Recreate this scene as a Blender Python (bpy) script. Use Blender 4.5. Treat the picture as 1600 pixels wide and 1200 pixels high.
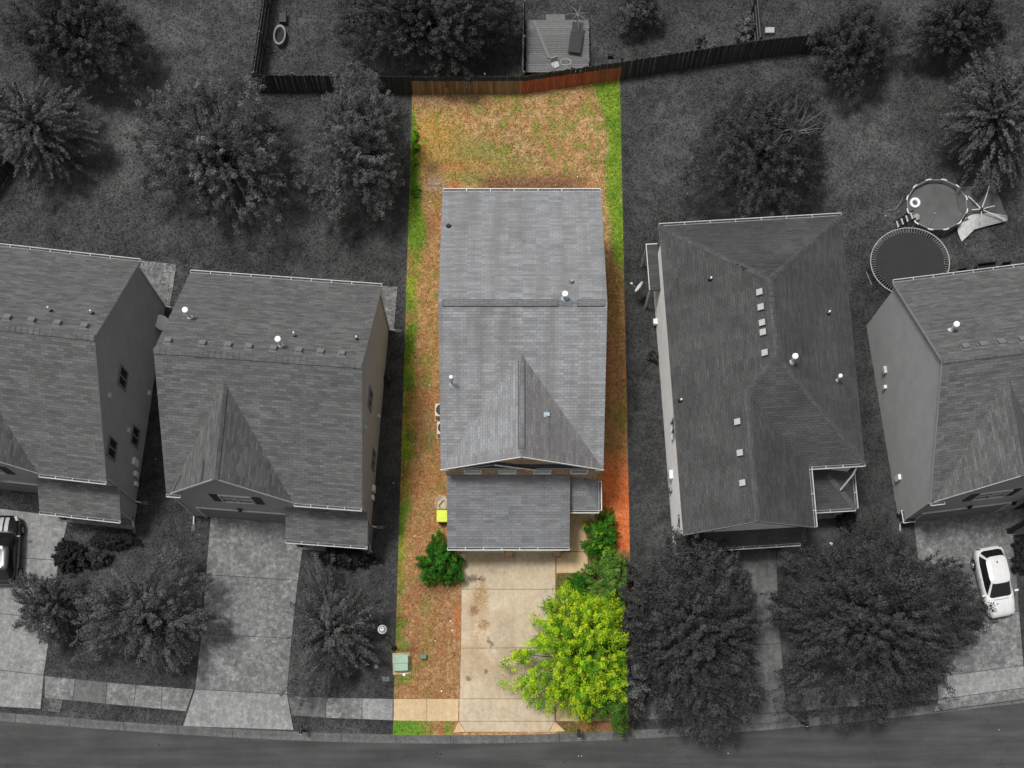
import bpy, math, random
import numpy as np
from mathutils import Vector, Matrix

for o in list(bpy.data.objects):
    bpy.data.objects.remove(o)
SC = bpy.context.scene
COL = SC.collection
R = math.radians

# ------------------------------------------------------------------ camera
F, H, T = 1850.0, 67.0, R(6)          # focal length in photo pixels, flying height, tilt off straight down
CX, CY = 790.0, 1265 - 1850.0 * math.tan(R(6))
cam_d = bpy.data.cameras.new('camera')
cam = bpy.data.objects.new('camera', cam_d)
COL.objects.link(cam)
cam.location = (0, 0, H)
cam.rotation_euler = (T, 0, 0)
cam_d.sensor_width = 36
cam_d.lens = F / 1600 * 36
cam_d.shift_x = (800 - CX) / 1600
cam_d.shift_y = (CY - 600) / 1600
cam_d.clip_end = 2000
SC.camera = cam

# ------------------------------------------------------------------ light
SUN_AZ = Vector((-0.95, 0.32, 0)).normalized()     # horizontal direction towards the sun
SUN_EL = R(74)
w = bpy.data.worlds.new('World')
SC.world = w
w.use_nodes = True
nt = w.node_tree
bg = nt.nodes['Background']
sky = nt.nodes.new('ShaderNodeTexSky')
sky.sky_type = 'NISHITA'
sky.sun_disc = False
sky.sun_elevation = SUN_EL
sky.sun_rotation = math.atan2(SUN_AZ.x, SUN_AZ.y)
sky.air_density = 1.0
sky.dust_density = 6.0
sky.ozone_density = 0.6
hs = nt.nodes.new('ShaderNodeHueSaturation')       # thin high cloud: a nearly white sky
hs.inputs['Saturation'].default_value = 0.10
nt.links.new(sky.outputs[0], hs.inputs['Color'])
nt.links.new(hs.outputs[0], bg.inputs[0])
bg.inputs[1].default_value = 0.095
sd = bpy.data.lights.new('sun', 'SUN')
sd.energy = 2.5
sd.angle = R(10)
sd.color = (1.0, 0.985, 0.96)
so = bpy.data.objects.new('sun', sd)
COL.objects.link(so)
sv = SUN_AZ * math.cos(SUN_EL) + Vector((0, 0, math.sin(SUN_EL)))
so.rotation_euler = sv.to_track_quat('Z', 'Y').to_euler()
so.location = sv * 90
SC.view_settings.view_transform = 'Standard'
SC.view_settings.look = 'None'
SC.view_settings.gamma = 1
SC.view_settings.use_curve_mapping = False
SC.view_settings.exposure = 0.0

# ------------------------------------------------------------------ helpers
def at(px, py, z=0.0):
    """plan position of a point seen at photo pixel (px,py) that stands at height z"""
    u = (px - CX) / F
    v = -(py - CY) / F
    dy = v * math.cos(T) + math.sin(T)
    dz = v * math.sin(T) - math.cos(T)
    s = (z - H) / dz
    return Vector((u * s, dy * s, z))

def px_of(X, Y, Z=0.0):
    yc = Y * math.cos(T) + (Z - H) * math.sin(T)
    zc = Y * math.sin(T) - (Z - H) * math.cos(T)
    return CX + F * X / zc, CY - F * yc / zc

def tag(o, label=None, cat=None, group=None, kind=None):
    if label: o['label'] = label
    if cat: o['category'] = cat
    if group: o['group'] = group
    if kind: o['kind'] = kind
    return o

def empty(name, loc, rz=0, label=None, cat=None, group=None):
    o = bpy.data.objects.new(name, None)
    COL.objects.link(o)
    o.location = loc
    o.rotation_euler = (0, 0, rz)
    o.empty_display_size = 0.2
    return tag(o, label, cat, group)

class MB:
    def __init__(s):
        s.v, s.f, s.m, s.uv = [], [], [], []
    def poly(s, pts, m=0):
        pts = [Vector(p) for p in pts]
        n = Vector((0, 0, 0))
        for i in range(len(pts)):
            a, b = pts[i], pts[(i + 1) % len(pts)]
            n += Vector(((a.y - b.y) * (a.z + b.z), (a.z - b.z) * (a.x + b.x), (a.x - b.x) * (a.y + b.y)))
        if n.length < 1e-12: return
        n.normalize()
        if abs(n.z) > 0.9995: u, v = Vector((1, 0, 0)), Vector((0, 1, 0))
        else:
            u = Vector((0, 0, 1)).cross(n).normalized()
            v = n.cross(u)
        k = len(s.v)
        s.v += [tuple(p) for p in pts]
        s.f.append(tuple(range(k, k + len(pts))))
        s.m.append(m)
        s.uv.append([(p.dot(u), p.dot(v)) for p in pts])
    def prism(s, pts, d, m=0, mside=None, mbot=None):
        """pts counter-clockwise seen from the front; body goes to pts+d behind"""
        pts = [Vector(p) for p in pts]
        d = Vector(d)
        if mside is None: mside = m
        if mbot is None: mbot = mside
        s.poly(pts, m)
        q = [p + d for p in pts]
        s.poly(list(reversed(q)), mbot)
        for i in range(len(pts)):
            j = (i + 1) % len(pts)
            s.poly([pts[j], pts[i], q[i], q[j]], mside)
    def box(s, a, b, m=0, mtop=None):
        x0, y0, z0 = a
        x1, y1, z1 = b
        P = [(x0, y0, z0), (x1, y0, z0), (x1, y1, z0), (x0, y1, z0), (x0, y0, z1), (x1, y0, z1), (x1, y1, z1), (x0, y1, z1)]
        for q in ((3, 2, 1, 0), (4, 5, 6, 7), (0, 1, 5, 4), (1, 2, 6, 5), (2, 3, 7, 6), (3, 0, 4, 7)):
            s.poly([P[i] for i in q], mtop if (mtop is not None and q[0] == 4) else m)
        return s
    def obox(s, c, half, M, m=0):
        c = Vector(c)
        P = []
        for z in (-1, 1):
            for y in (-1, 1):
                for x in (-1, 1):
                    P.append(c + M @ Vector((x * half[0], y * half[1], z * half[2])))
        for q in ((2, 3, 1, 0), (4, 5, 7, 6), (0, 1, 5, 4), (1, 3, 7, 5), (3, 2, 6, 7), (2, 0, 4, 6)):
            s.poly([P[i] for i in q], m)
        return s
    def beam(s, a, b, w_, h_, m=0):
        a, b = Vector(a), Vector(b)
        d = b - a
        q = d.to_track_quat('Y', 'Z').to_matrix()
        return s.obox((a + b) / 2, (w_ / 2, d.length / 2, h_ / 2), q, m)
    def tube(s, path, r, n=6, m=0, caps=True):
        path = [Vector(p) for p in path]
        rr = r if isinstance(r, (list, tuple)) else [r] * len(path)
        rings = []
        for i, p in enumerate(path):
            d = (path[min(i + 1, len(path) - 1)] - path[max(i - 1, 0)])
            if d.length < 1e-9: d = Vector((0, 0, 1))
            d.normalize()
            a = d.cross(Vector((0, 0, 1)) if abs(d.z) < 0.95 else Vector((1, 0, 0))).normalized()
            b = d.cross(a)
            rings.append([p + (a * math.cos(2 * math.pi * k / n) + b * math.sin(2 * math.pi * k / n)) * rr[i] for k in range(n)])
        for i in range(len(rings) - 1):
            for k in range(n):
                j = (k + 1) % n
                s.poly([rings[i][k], rings[i + 1][k], rings[i + 1][j], rings[i][j]], m)
        if caps:
            s.poly(rings[0], m)
            s.poly(list(reversed(rings[-1])), m)
        return s
    def lathe(s, prof, n=16, c=(0, 0, 0), m=0, sx=1, sy=1):
        c = Vector(c)
        rg = [[c + Vector((r_ * sx * math.cos(2 * math.pi * k / n), r_ * sy * math.sin(2 * math.pi * k / n), z)) for k in range(n)] for r_, z in prof]
        for i in range(len(rg) - 1):
            for k in range(n):
                j = (k + 1) % n
                if prof[i][0] < 1e-6: s.poly([rg[i][0], rg[i + 1][k], rg[i + 1][j]][::-1], m)
                elif prof[i + 1][0] < 1e-6: s.poly([rg[i][k], rg[i][j], rg[i + 1][0]], m)
                else: s.poly([rg[i][k], rg[i][j], rg[i + 1][j], rg[i + 1][k]], m)
        return s
    def build(s, name, mats, parent=None, smooth=False, loc=None, rot=None, bevel=0):
        me = bpy.data.meshes.new(name)
        me.from_pydata(s.v, [], s.f)
        uvl = me.uv_layers.new(name='UVMap')
        flat = [c for f in s.uv for p in f for c in p]
        uvl.data.foreach_set('uv', flat)
        if not isinstance(mats, (list, tuple)): mats = [mats]
        for mt in mats: me.materials.append(mt)
        me.polygons.foreach_set('material_index', s.m)
        if smooth or bevel:
            import bmesh
            bm = bmesh.new()
            bm.from_mesh(me)
            bmesh.ops.remove_doubles(bm, verts=bm.verts, dist=1e-4)
            if bevel:
                bmesh.ops.bevel(bm, geom=list(bm.edges), offset=bevel, segments=2, affect='EDGES', profile=0.5)
            bm.to_mesh(me)
            bm.free()
            if smooth: me.polygons.foreach_set('use_smooth', [True] * len(me.polygons))
        me.update()
        o = bpy.data.objects.new(name, me)
        COL.objects.link(o)
        if parent: o.parent = parent
        if loc is not None: o.location = loc
        if rot is not None: o.rotation_euler = rot
        return o

def inst(src, parent, loc=(0, 0, 0), rz=0, rot=None, name=None):
    o = src.copy()
    COL.objects.link(o)
    o.parent = parent
    o.location = loc
    o.rotation_euler = rot if rot else (0, 0, rz)
    return o

# ------------------------------------------------------------------ materials
def s2l(c):
    return tuple(((x / 255) / 12.92 if x <= 10 else (((x / 255) + 0.055) / 1.055) ** 2.4) for x in c)

class NT:
    def __init__(s, name, rough=0.85):
        s.mat = bpy.data.materials.new(name)
        s.mat.use_nodes = True
        s.t = s.mat.node_tree
        s.b = s.t.nodes['Principled BSDF']
        s.b.inputs['Roughness'].default_value = rough
        s.b.inputs['Specular IOR Level'].default_value = 0.25
    def n(s, typ, **kw):
        x = s.t.nodes.new(typ)
        for k, v in kw.items(): setattr(x, k, v)
        return x
    def l(s, a, b): s.t.links.new(a, b)
    def pos(s): return s.n('ShaderNodeNewGeometry').outputs['Position']
    def uv(s):
        x = s.n('ShaderNodeUVMap'); x.uv_map = 'UVMap'
        return x.outputs[0]
    def noise(s, vec, scale, detail=4, rough=0.6, out='Fac'):
        x = s.n('ShaderNodeTexNoise')
        x.inputs['Scale'].default_value = scale
        x.inputs['Detail'].default_value = detail
        x.inputs['Roughness'].default_value = rough
        s.l(vec, x.inputs['Vector'])
        return x.outputs[out]
    def mapr(s, v, a, b, c, d):
        x = s.n('ShaderNodeMapRange')
        for i, q in zip((1, 2, 3, 4), (a, b, c, d)): x.inputs[i].default_value = q
        s.l(v, x.inputs[0])
        return x.outputs[0]
    def mul(s, col, fac):
        x = s.n('ShaderNodeMix', data_type='RGBA', blend_type='MULTIPLY')
        x.inputs[0].default_value = 1
        if isinstance(col, tuple): x.inputs[6].default_value = (*col[:3], 1)
        else: s.l(col, x.inputs[6])
        s.l(fac, x.inputs[7])
        return x.outputs[2]
    def mix(s, fac, a, b):
        x = s.n('ShaderNodeMix', data_type='RGBA')
        if isinstance(fac, float): x.inputs[0].default_value = fac
        else: s.l(fac, x.inputs[0])
        for c, k in ((a, 6), (b, 7)):
            if isinstance(c, tuple): x.inputs[k].default_value = (*c[:3], 1)
            else: s.l(c, x.inputs[k])
        return x.outputs[2]
    def vscale(s, vec, sc):
        x = s.n('ShaderNodeVectorMath', operation='MULTIPLY')
        s.l(vec, x.inputs[0])
        x.inputs[1].default_value = sc
        return x.outputs[0]
    def bump(s, h, strength=0.4, dist=0.02):
        x = s.n('ShaderNodeBump')
        x.inputs['Strength'].default_value = strength
        x.inputs['Distance'].default_value = dist
        s.l(h, x.inputs['Height'])
        s.l(x.outputs[0], s.b.inputs['Normal'])
    def col(s, c):
        if isinstance(c, tuple): s.b.inputs['Base Color'].default_value = (*c[:3], 1)
        else: s.l(c, s.b.inputs['Base Color'])
        return s.mat

def plain(name, c, var=0.12, scale=6, rough=0.6, metal=0.0, spec=0.3, bump=0):
    m = NT(name, rough)
    m.b.inputs['Metallic'].default_value = metal
    m.b.inputs['Specular IOR Level'].default_value = spec
    p = m.pos()
    f = m.mapr(m.noise(p, scale, 5), 0.3, 0.7, 1 - var, 1 + var)
    if bump: m.bump(m.noise(p, scale * 6, 3), bump, 0.01)
    return m.col(m.mul(c, f))

def g(v):  # neutral grey from an 8-bit value
    x = s2l((v, v, v))
    return x

def shingle(name, c1, c2, cm, bw=0.33, rh=0.145, streak=0.0, scol=None, var=0.15, mort=0.012, bias=0.0):
    m = NT(name, 0.9)
    m.b.inputs['Specular IOR Level'].default_value = 0.15
    uv = m.uv()
    br = m.n('ShaderNodeTexBrick')
    br.offset = 0.5
    br.inputs['Scale'].default_value = 1
    br.inputs['Brick Width'].default_value = bw
    br.inputs['Row Height'].default_value = rh
    br.inputs['Mortar Size'].default_value = mort
    br.inputs['Mortar Smooth'].default_value = 0.3
    br.inputs['Bias'].default_value = bias
    for k, c in (('Color1', c1), ('Color2', c2), ('Mortar', cm)): br.inputs[k].default_value = (*c, 1)
    m.l(uv, br.inputs['Vector'])
    p = m.pos()
    c = m.mul(br.outputs['Color'], m.mapr(m.noise(p, 0.55, 5, 0.6), 0.3, 0.7, 1 - var, 1 + var))
    c = m.mul(c, m.mapr(m.noise(p, 16, 3, 0.7), 0.25, 0.75, 0.86, 1.14))
    # patches of tabs from one batch, a little darker or lighter than the next
    vv = m.vscale(uv, (1 / (bw * 2.0), 1 / rh, 1))
    fl = m.n('ShaderNodeVectorMath', operation='FLOOR'); m.l(vv, fl.inputs[0])
    wn = m.n('ShaderNodeTexWhiteNoise', noise_dimensions='2D'); m.l(fl.outputs[0], wn.inputs['Vector'])
    c = m.mul(c, m.mapr(wn.outputs[0], 0, 1, 0.84, 1.12))
    if streak:
        su = m.noise(m.vscale(uv, (1.1, 0.10, 1)), 1.0, 4, 0.55)
        sf = m.mapr(su, 0.47, 0.66, 0.0, streak)
        c = m.mix(sf, c, scol)
    m.bump(br.outputs['Fac'], -0.5, 0.008) if False else m.bump(m.mapr(br.outputs['Fac'], 0, 1, 1, 0), 0.6, 0.01)
    return m.col(c)

def siding(name, c, pitch=0.13, var=0.08):
    m = NT(name, 0.7)
    uv = m.uv()
    sp = m.n('ShaderNodeSeparateXYZ'); m.l(uv, sp.inputs[0])
    dv = m.n('ShaderNodeMath', operation='DIVIDE'); m.l(sp.outputs[1], dv.inputs[0]); dv.inputs[1].default_value = pitch
    fr = m.n('ShaderNodeMath', operation='FRACT'); m.l(dv.outputs[0], fr.inputs[0])
    m.bump(m.mapr(fr.outputs[0], 0, 1, 1, 0), 0.9, 0.018)
    f = m.mapr(m.noise(m.pos(), 1.2, 5), 0.3, 0.7, 1 - var, 1 + var)
    return m.col(m.mul(c, f))

def brickwall(name, c1, c2, cm):
    m = NT(name, 0.9)
    uv = m.uv()
    br = m.n('ShaderNodeTexBrick')
    br.inputs['Scale'].default_value = 1
    br.inputs['Brick Width'].default_value = 0.215
    br.inputs['Row Height'].default_value = 0.075
    br.inputs['Mortar Size'].default_value = 0.010
    for k, c in (('Color1', c1), ('Color2', c2), ('Mortar', cm)): br.inputs[k].default_value = (*c, 1)
    m.l(uv, br.inputs['Vector'])
    m.bump(m.mapr(br.outputs['Fac'], 0, 1, 1, 0), 0.7, 0.012)
    f = m.mapr(m.noise(m.pos(), 3, 4), 0.3, 0.7, 0.75, 1.25)
    return m.col(m.mul(br.outputs['Color'], f))

def concrete(name, c, var=0.2, stain=None, samt=0.35, bigscale=0.5, mottle=0.0):
    m = NT(name, 0.88)
    p = m.pos()
    a = m.mapr(m.noise(p, bigscale, 6, 0.62), 0.3, 0.7, 1 - var, 1 + var)
    b = m.mapr(m.noise(p, 4.5, 6, 0.75), 0.3, 0.7, 1 - var * 0.8, 1 + var * 0.8)
    st = m.mapr(m.noise(m.vscale(p, (3.0, 0.5, 1)), 1.3, 5, 0.7), 0.35, 0.7, 1 - var * 0.5, 1 + var * 0.5)
    cc = m.mul(m.mul(m.mul(c, a), b), st)
    if stain:
        sf = m.mapr(m.noise(p, 0.85, 6, 0.75), 0.48, 0.72, 0, samt)
        cc = m.mix(sf, cc, stain)
    if mottle:   # lichen and tyre-worn blotches
        k = m.mapr(m.noise(p, 3.4, 9, 0.85), 0.46, 0.62, 1 - mottle * 0.5, 1 + mottle)
        cc = m.mul(cc, k)
    fine = m.noise(p, 26, 4, 0.8)
    cc = m.mul(cc, m.mapr(fine, 0.3, 0.7, 0.86, 1.14))
    sp = m.mapr(m.noise(p, 11, 2, 0.5), 0.66, 0.72, 1.0, 0.72)   # small dark specks
    cc = m.mul(cc, sp)
    m.bump(fine, 0.3, 0.005)
    return m.col(cc)

def attrmat(name, straw=None, amt=0.0, fine=0.35):
    m = NT(name, 0.95)
    m.b.inputs['Specular IOR Level'].default_value = 0.1
    a = m.n('ShaderNodeAttribute'); a.attribute_name = 'col'
    p = m.pos()
    f = m.noise(p, 9, 4, 0.8)
    f2 = m.noise(p, 23, 2, 0.7)
    c = m.mul(a.outputs['Color'], m.mapr(f, 0.3, 0.7, 1 - fine, 1 + fine))
    c = m.mul(c, m.mapr(f2, 0.3, 0.7, 1 - fine, 1 + fine))
    if straw:
        c = m.mix(m.mapr(m.noise(m.vscale(p, (1, 1, 1)), 13, 3, 0.75), 0.55, 0.72, 0, amt), c, straw)
        c = m.mul(c, m.mapr(m.noise(p, 7.3, 3, 0.7), 0.36, 0.5, 0.75, 1.0))
    m.bump(f, 0.8, 0.06)
    return m.col(c)

def leafmat(name, split=None, trans=0.36):
    """leaf colour comes from the 'col' attribute; beyond the lot line (split = world x) the plant is grey"""
    m = NT(name, 0.6)
    a = m.n('ShaderNodeAttribute'); a.attribute_name = 'col'
    c = a.outputs['Color']
    if split is not None:
        sp = m.n('ShaderNodeSeparateXYZ'); m.l(m.pos(), sp.inputs[0])
        gt = m.n('ShaderNodeMath', operation='GREATER_THAN'); m.l(sp.outputs[0], gt.inputs[0]); gt.inputs[1].default_value = split
        bw = m.n('ShaderNodeRGBToBW'); m.l(c, bw.inputs[0])
        dk = m.n('ShaderNodeMath', operation='MULTIPLY'); m.l(bw.outputs[0], dk.inputs[0]); dk.inputs[1].default_value = 0.35
        cb = m.n('ShaderNodeCombineColor')
        for i in range(3): m.l(dk.outputs[0], cb.inputs[i])
        c = m.mix(gt.outputs[0], c, cb.outputs[0])
    m.col(c)
    tr = m.n('ShaderNodeBsdfTranslucent'); m.l(c, tr.inputs[0])
    ms = m.n('ShaderNodeMixShader'); ms.inputs[0].default_value = trans
    m.l(m.b.outputs[0], ms.inputs[1]); m.l(tr.outputs[0], ms.inputs[2])
    m.l(ms.outputs[0], m.t.nodes['Material Output'].inputs[0])
    return m.mat

def glass(name, c, rough=0.08):
    m = NT(name, rough)
    m.b.inputs['Specular IOR Level'].default_value = 0.6
    return m.col(c)

M = {}
M['shingle_grey'] = shingle('grey_shingles', g(106), g(88), g(74), 0.40, 0.15, var=0.08, mort=0.008)
M['cap_plain'] = shingle('dark_cap_shingles', g(86), g(78), g(68), 0.3, 0.3, var=0.08)
M['shingle_plain'] = shingle('dark_plain_shingles', g(80), g(73), g(60), 0.30, 0.145, streak=0.30, scol=g(60), var=0.18)
M['shingle_slate'] = shingle('slate_blue_shingles', s2l((141, 143, 145)), s2l((129, 130, 132)), s2l((114, 115, 117)), 0.36, 0.15, streak=0.5, scol=s2l((112, 109, 108)), var=0.08)
M['shingle_streaked'] = shingle('weather_streaked_shingles', s2l((141, 143, 145)), s2l((129, 130, 132)), s2l((114, 115, 117)), 0.36, 0.15, streak=0.6, scol=s2l((106, 103, 102)), var=0.10)
M['shingle_slate_shaded'] = shingle('shaded_slate_shingles', s2l((121, 123, 126)), s2l((110, 111, 114)), s2l((97, 98, 100)), 0.36, 0.15, streak=0.35, scol=s2l((96, 92, 92)), var=0.08)  # garage and porch roofs: slate copy with shade put into its colour
M['shingle_dark'] = shingle('dark_slate_strip_shingles', s2l((72, 77, 86)), s2l((62, 66, 74)), s2l((48, 50, 55)), 0.36, 0.15)
M['shingle_brown_shaded'] = shingle('brown_weathered_shaded_shingles', s2l((122, 121, 122)), s2l((110, 108, 109)), s2l((96, 95, 96)), 0.36, 0.15, streak=0.4, scol=s2l((98, 94, 93)), var=0.1)  # right gable plane: brown weathering plus shade painted into the colour
M['cap_slate'] = shingle('slate_cap_shingles', s2l((122, 123, 126)), s2l((108, 109, 112)), s2l((84, 85, 87)), 0.5, 0.2)
M['cap_grey'] = shingle('grey_cap_shingles', g(98), g(88), g(76), 0.3, 0.3, var=0.08)
M['vent_dark'] = plain('dark_vent_plastic', s2l((62, 58, 60)), 0.1, 5, 0.6)
M['white_trim'] = plain('white_trim', (0.70, 0.69, 0.66), 0.06, 3, 0.5)
M['grey_trim'] = plain('grey_trim', g(184), 0.12, 3, 0.5)
M['gutter_in'] = plain('gutter_inside', g(70), 0.5, 4, 0.7)
M['siding_grey'] = siding('grey_lap_siding', g(150))
M['siding_pale'] = siding('pale_lap_siding', g(232))
M['brick_tan'] = brickwall('tan_brick', s2l((188, 150, 118)), s2l((156, 118, 92)), s2l((178, 164, 146)))
M['brick_grey'] = brickwall('grey_brick', g(80), g(60), g(95))
M['win_teal'] = glass('teal_glass', s2l((112, 150, 140)), 0.15)
M['win_dark'] = glass('dark_glass', g(38))
M['shutter'] = plain('dark_shutter', g(42), 0.1, 8, 0.6)
M['door_panel'] = plain('garage_door_paint', g(118), 0.06, 3, 0.55)
M['door_white'] = plain('white_garage_door', (0.62, 0.58, 0.5), 0.06, 3, 0.55)
M['metal_light'] = plain('galvanised_metal', g(215), 0.1, 9, 0.4, 0.0)
M['metal_mid'] = plain('dull_metal', g(120), 0.15, 9, 0.45)
M['vent_grey'] = plain('grey_vent_metal', g(116), 0.1, 6, 0.5)
M['vent_light'] = plain('pale_vent_cap', g(165), 0.1, 6, 0.5)
M['vent_blue'] = plain('zinc_pipe', s2l((175, 190, 200)), 0.15, 9, 0.4)
M['pvc'] = plain('white_pipe', (0.8, 0.8, 0.8), 0.04, 9, 0.45)
M['black'] = plain('black_plastic', g(24), 0.15, 9, 0.5)
M['rubber'] = plain('rubber', g(20), 0.15, 9, 0.8)
M['conc_lot'] = concrete('tan_concrete', s2l((184, 169, 146)), 0.15, s2l((166, 138, 100)), 0.6, 0.4, 0.16)
M['conc_lot2'] = concrete('warm_tan_concrete', s2l((190, 167, 132)), 0.12, s2l((166, 132, 88)), 0.4, 0.5, 0.15)
M['conc_grey'] = concrete('grey_concrete', g(110), 0.26, g(146), 0.6, 0.8, 0.42)
M['conc_pale'] = concrete('pale_grey_concrete', g(130), 0.2, g(154), 0.4, 0.8, 0.3)
M['conc_dark'] = concrete('dull_grey_concrete', g(94), 0.2, g(116), 0.4, 0.6, 0.25)
M['joint'] = plain('dark_joint', g(52), 0.2, 6, 0.95)
M['joint_lot'] = plain('brown_joint', s2l((120, 92, 66)), 0.2, 6, 0.95)
M['bark'] = plain('grey_bark', g(46), 0.3, 12, 0.95, bump=0.5)
M['bark_brown'] = plain('brown_bark', s2l((88, 70, 54)), 0.3, 12, 0.95, bump=0.5)
M['leaf_grey'] = leafmat('grey_leaves')
M['leaf_lot'] = leafmat('green_leaves')
M['lot_ground'] = attrmat('lot_turf', s2l((200, 176, 138)), 0.30, 0.15)
M['grey_ground'] = attrmat('grey_turf', None, 0, 0.10)
SLABMATS = None

# ------------------------------------------------------------------ numpy value noise
def vnoise(x, y, seed=0):
    xi, yi = np.floor(x).astype(np.int64), np.floor(y).astype(np.int64)
    xf, yf = x - xi, y - yi
    def hsh(a, b):
        h = (a * 374761393 + b * 668265263 + seed * 982451653) & 0xffffffff
        h = ((h ^ (h >> 13)) * 1274126177) & 0xffffffff
        return ((h ^ (h >> 16)) & 0xffff) / 65535.0
    u, v = xf * xf * (3 - 2 * xf), yf * yf * (3 - 2 * yf)
    return (hsh(xi, yi) * (1 - u) + hsh(xi + 1, yi) * u) * (1 - v) + (hsh(xi, yi + 1) * (1 - u) + hsh(xi + 1, yi + 1) * u) * v

def fbm(x, y, f=1.0, octv=4, seed=0, gain=0.55):
    s, a, t = 0, 1.0, 0
    for i in range(octv):
        s = s + a * vnoise(x * f + 17.3 * i, y * f - 9.1 * i, seed + i)
        t += a
        a *= gain
        f *= 2.1
    return s / t

def smooth(e0, e1, x):
    t = np.clip((x - e0) / (e1 - e0), 0, 1)
    return t * t * (3 - 2 * t)

def grid_obj(name, X, Y, Z, C, mat):
    ny, nx = X.shape
    me = bpy.data.meshes.new(name)
    co = np.stack([X, Y, Z], -1).reshape(-1, 3).astype(np.float32)
    idx = np.arange(nx * ny).reshape(ny, nx)
    q = np.stack([idx[:-1, :-1], idx[:-1, 1:], idx[1:, 1:], idx[1:, :-1]], -1).reshape(-1, 4).astype(np.int32)
    me.vertices.add(len(co)); me.vertices.foreach_set('co', co.ravel())
    me.loops.add(q.size); me.loops.foreach_set('vertex_index', q.ravel())
    me.polygons.add(len(q)); me.polygons.foreach_set('loop_start', np.arange(0, q.size, 4, dtype=np.int32))
    me.update(calc_edges=True)
    at_ = me.attributes.new('col', 'FLOAT_COLOR', 'POINT')
    cc = np.concatenate([C.reshape(-1, 3), np.ones((len(co), 1))], 1).astype(np.float32)
    at_.data.foreach_set('color', cc.ravel())
    me.polygons.foreach_set('use_smooth', [True] * len(q))
    me.materials.append(mat)
    o = bpy.data.objects.new(name, me)
    COL.objects.link(o)
    return o

# ------------------------------------------------------------------ ground, street, kerb
KX = [-70, -45, -28.67, -18.2, -6.88, 0, 7.07, 16.69, 29.45, 45, 70]
KY = [9.5, 6.4, 4.95, 4.26, 3.80, 3.74, 3.90, 4.70, 6.04, 7.9, 11.5]
kc = np.polyfit(KX, KY, 6)
def kerb_y(x): return float(np.polyval(kc, max(-70, min(70, x))))
def kerb_yv(x): return np.polyval(kc, np.clip(x, -70, 70))
ROAD_Z = -0.12

LOT = [(-5.58, 43.75), (6.86, 44.49), (7.25, 4.51), (-6.38, 4.33)]
def lot_left(Y): return -6.38 + (Y - 4.33) / (43.75 - 4.33) * 0.80
def lot_right(Y): return 7.25 + (Y - 4.51) / (44.49 - 4.51) * (-0.39)

def grey_ground():
    # fine in view, coarse out to the horizon
    xs = np.concatenate([[-420, -200, -90, -60, -42], np.arange(-34, 34.01, 0.16), [42, 60, 90, 200, 420]])
    tt = np.concatenate([np.arange(0, 50.01, 0.16), [56, 70, 100, 220, 450]])
    X, S = np.meshgrid(xs, tt)
    Yk = kerb_yv(X) + 0.42
    Y = Yk + S
    n1, n2, n3 = fbm(X, Y, 0.16, 5, 3), fbm(X, Y, 1.2, 4, 8), fbm(X, Y, 4.0, 2, 21)
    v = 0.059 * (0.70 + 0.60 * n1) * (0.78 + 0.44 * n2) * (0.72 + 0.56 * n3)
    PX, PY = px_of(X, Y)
    # worn, paler turf in the yards; darker strips between the houses, on the verge and beyond the fence
    v *= 1 + 0.30 * smooth(0.50, 0.64, fbm(X, Y, 0.45, 6, 31))
    v *= 1 - 0.22 * smooth(0.55, 0.66, fbm(X, Y, 1.7, 5, 37))
    def blob(cx, cy, rx, ry, a):
        d = ((PX - cx) / rx) ** 2 + ((PY - cy) / ry) ** 2
        return 1 + a * np.exp(-d)
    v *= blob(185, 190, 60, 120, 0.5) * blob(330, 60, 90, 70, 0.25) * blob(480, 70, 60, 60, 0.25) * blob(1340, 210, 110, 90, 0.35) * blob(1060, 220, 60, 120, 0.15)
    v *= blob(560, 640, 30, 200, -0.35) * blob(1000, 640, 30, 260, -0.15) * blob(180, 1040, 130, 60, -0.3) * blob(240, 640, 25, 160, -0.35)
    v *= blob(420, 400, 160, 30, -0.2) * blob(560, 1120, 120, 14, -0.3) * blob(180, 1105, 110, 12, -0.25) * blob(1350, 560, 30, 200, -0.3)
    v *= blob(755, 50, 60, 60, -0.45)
    Z = np.zeros_like(X) + 0.02 * (n2 - 0.5)
    Z[0, :] = 0.0
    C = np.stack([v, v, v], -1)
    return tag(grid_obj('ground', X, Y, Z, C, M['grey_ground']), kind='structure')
grey_ground()

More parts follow.
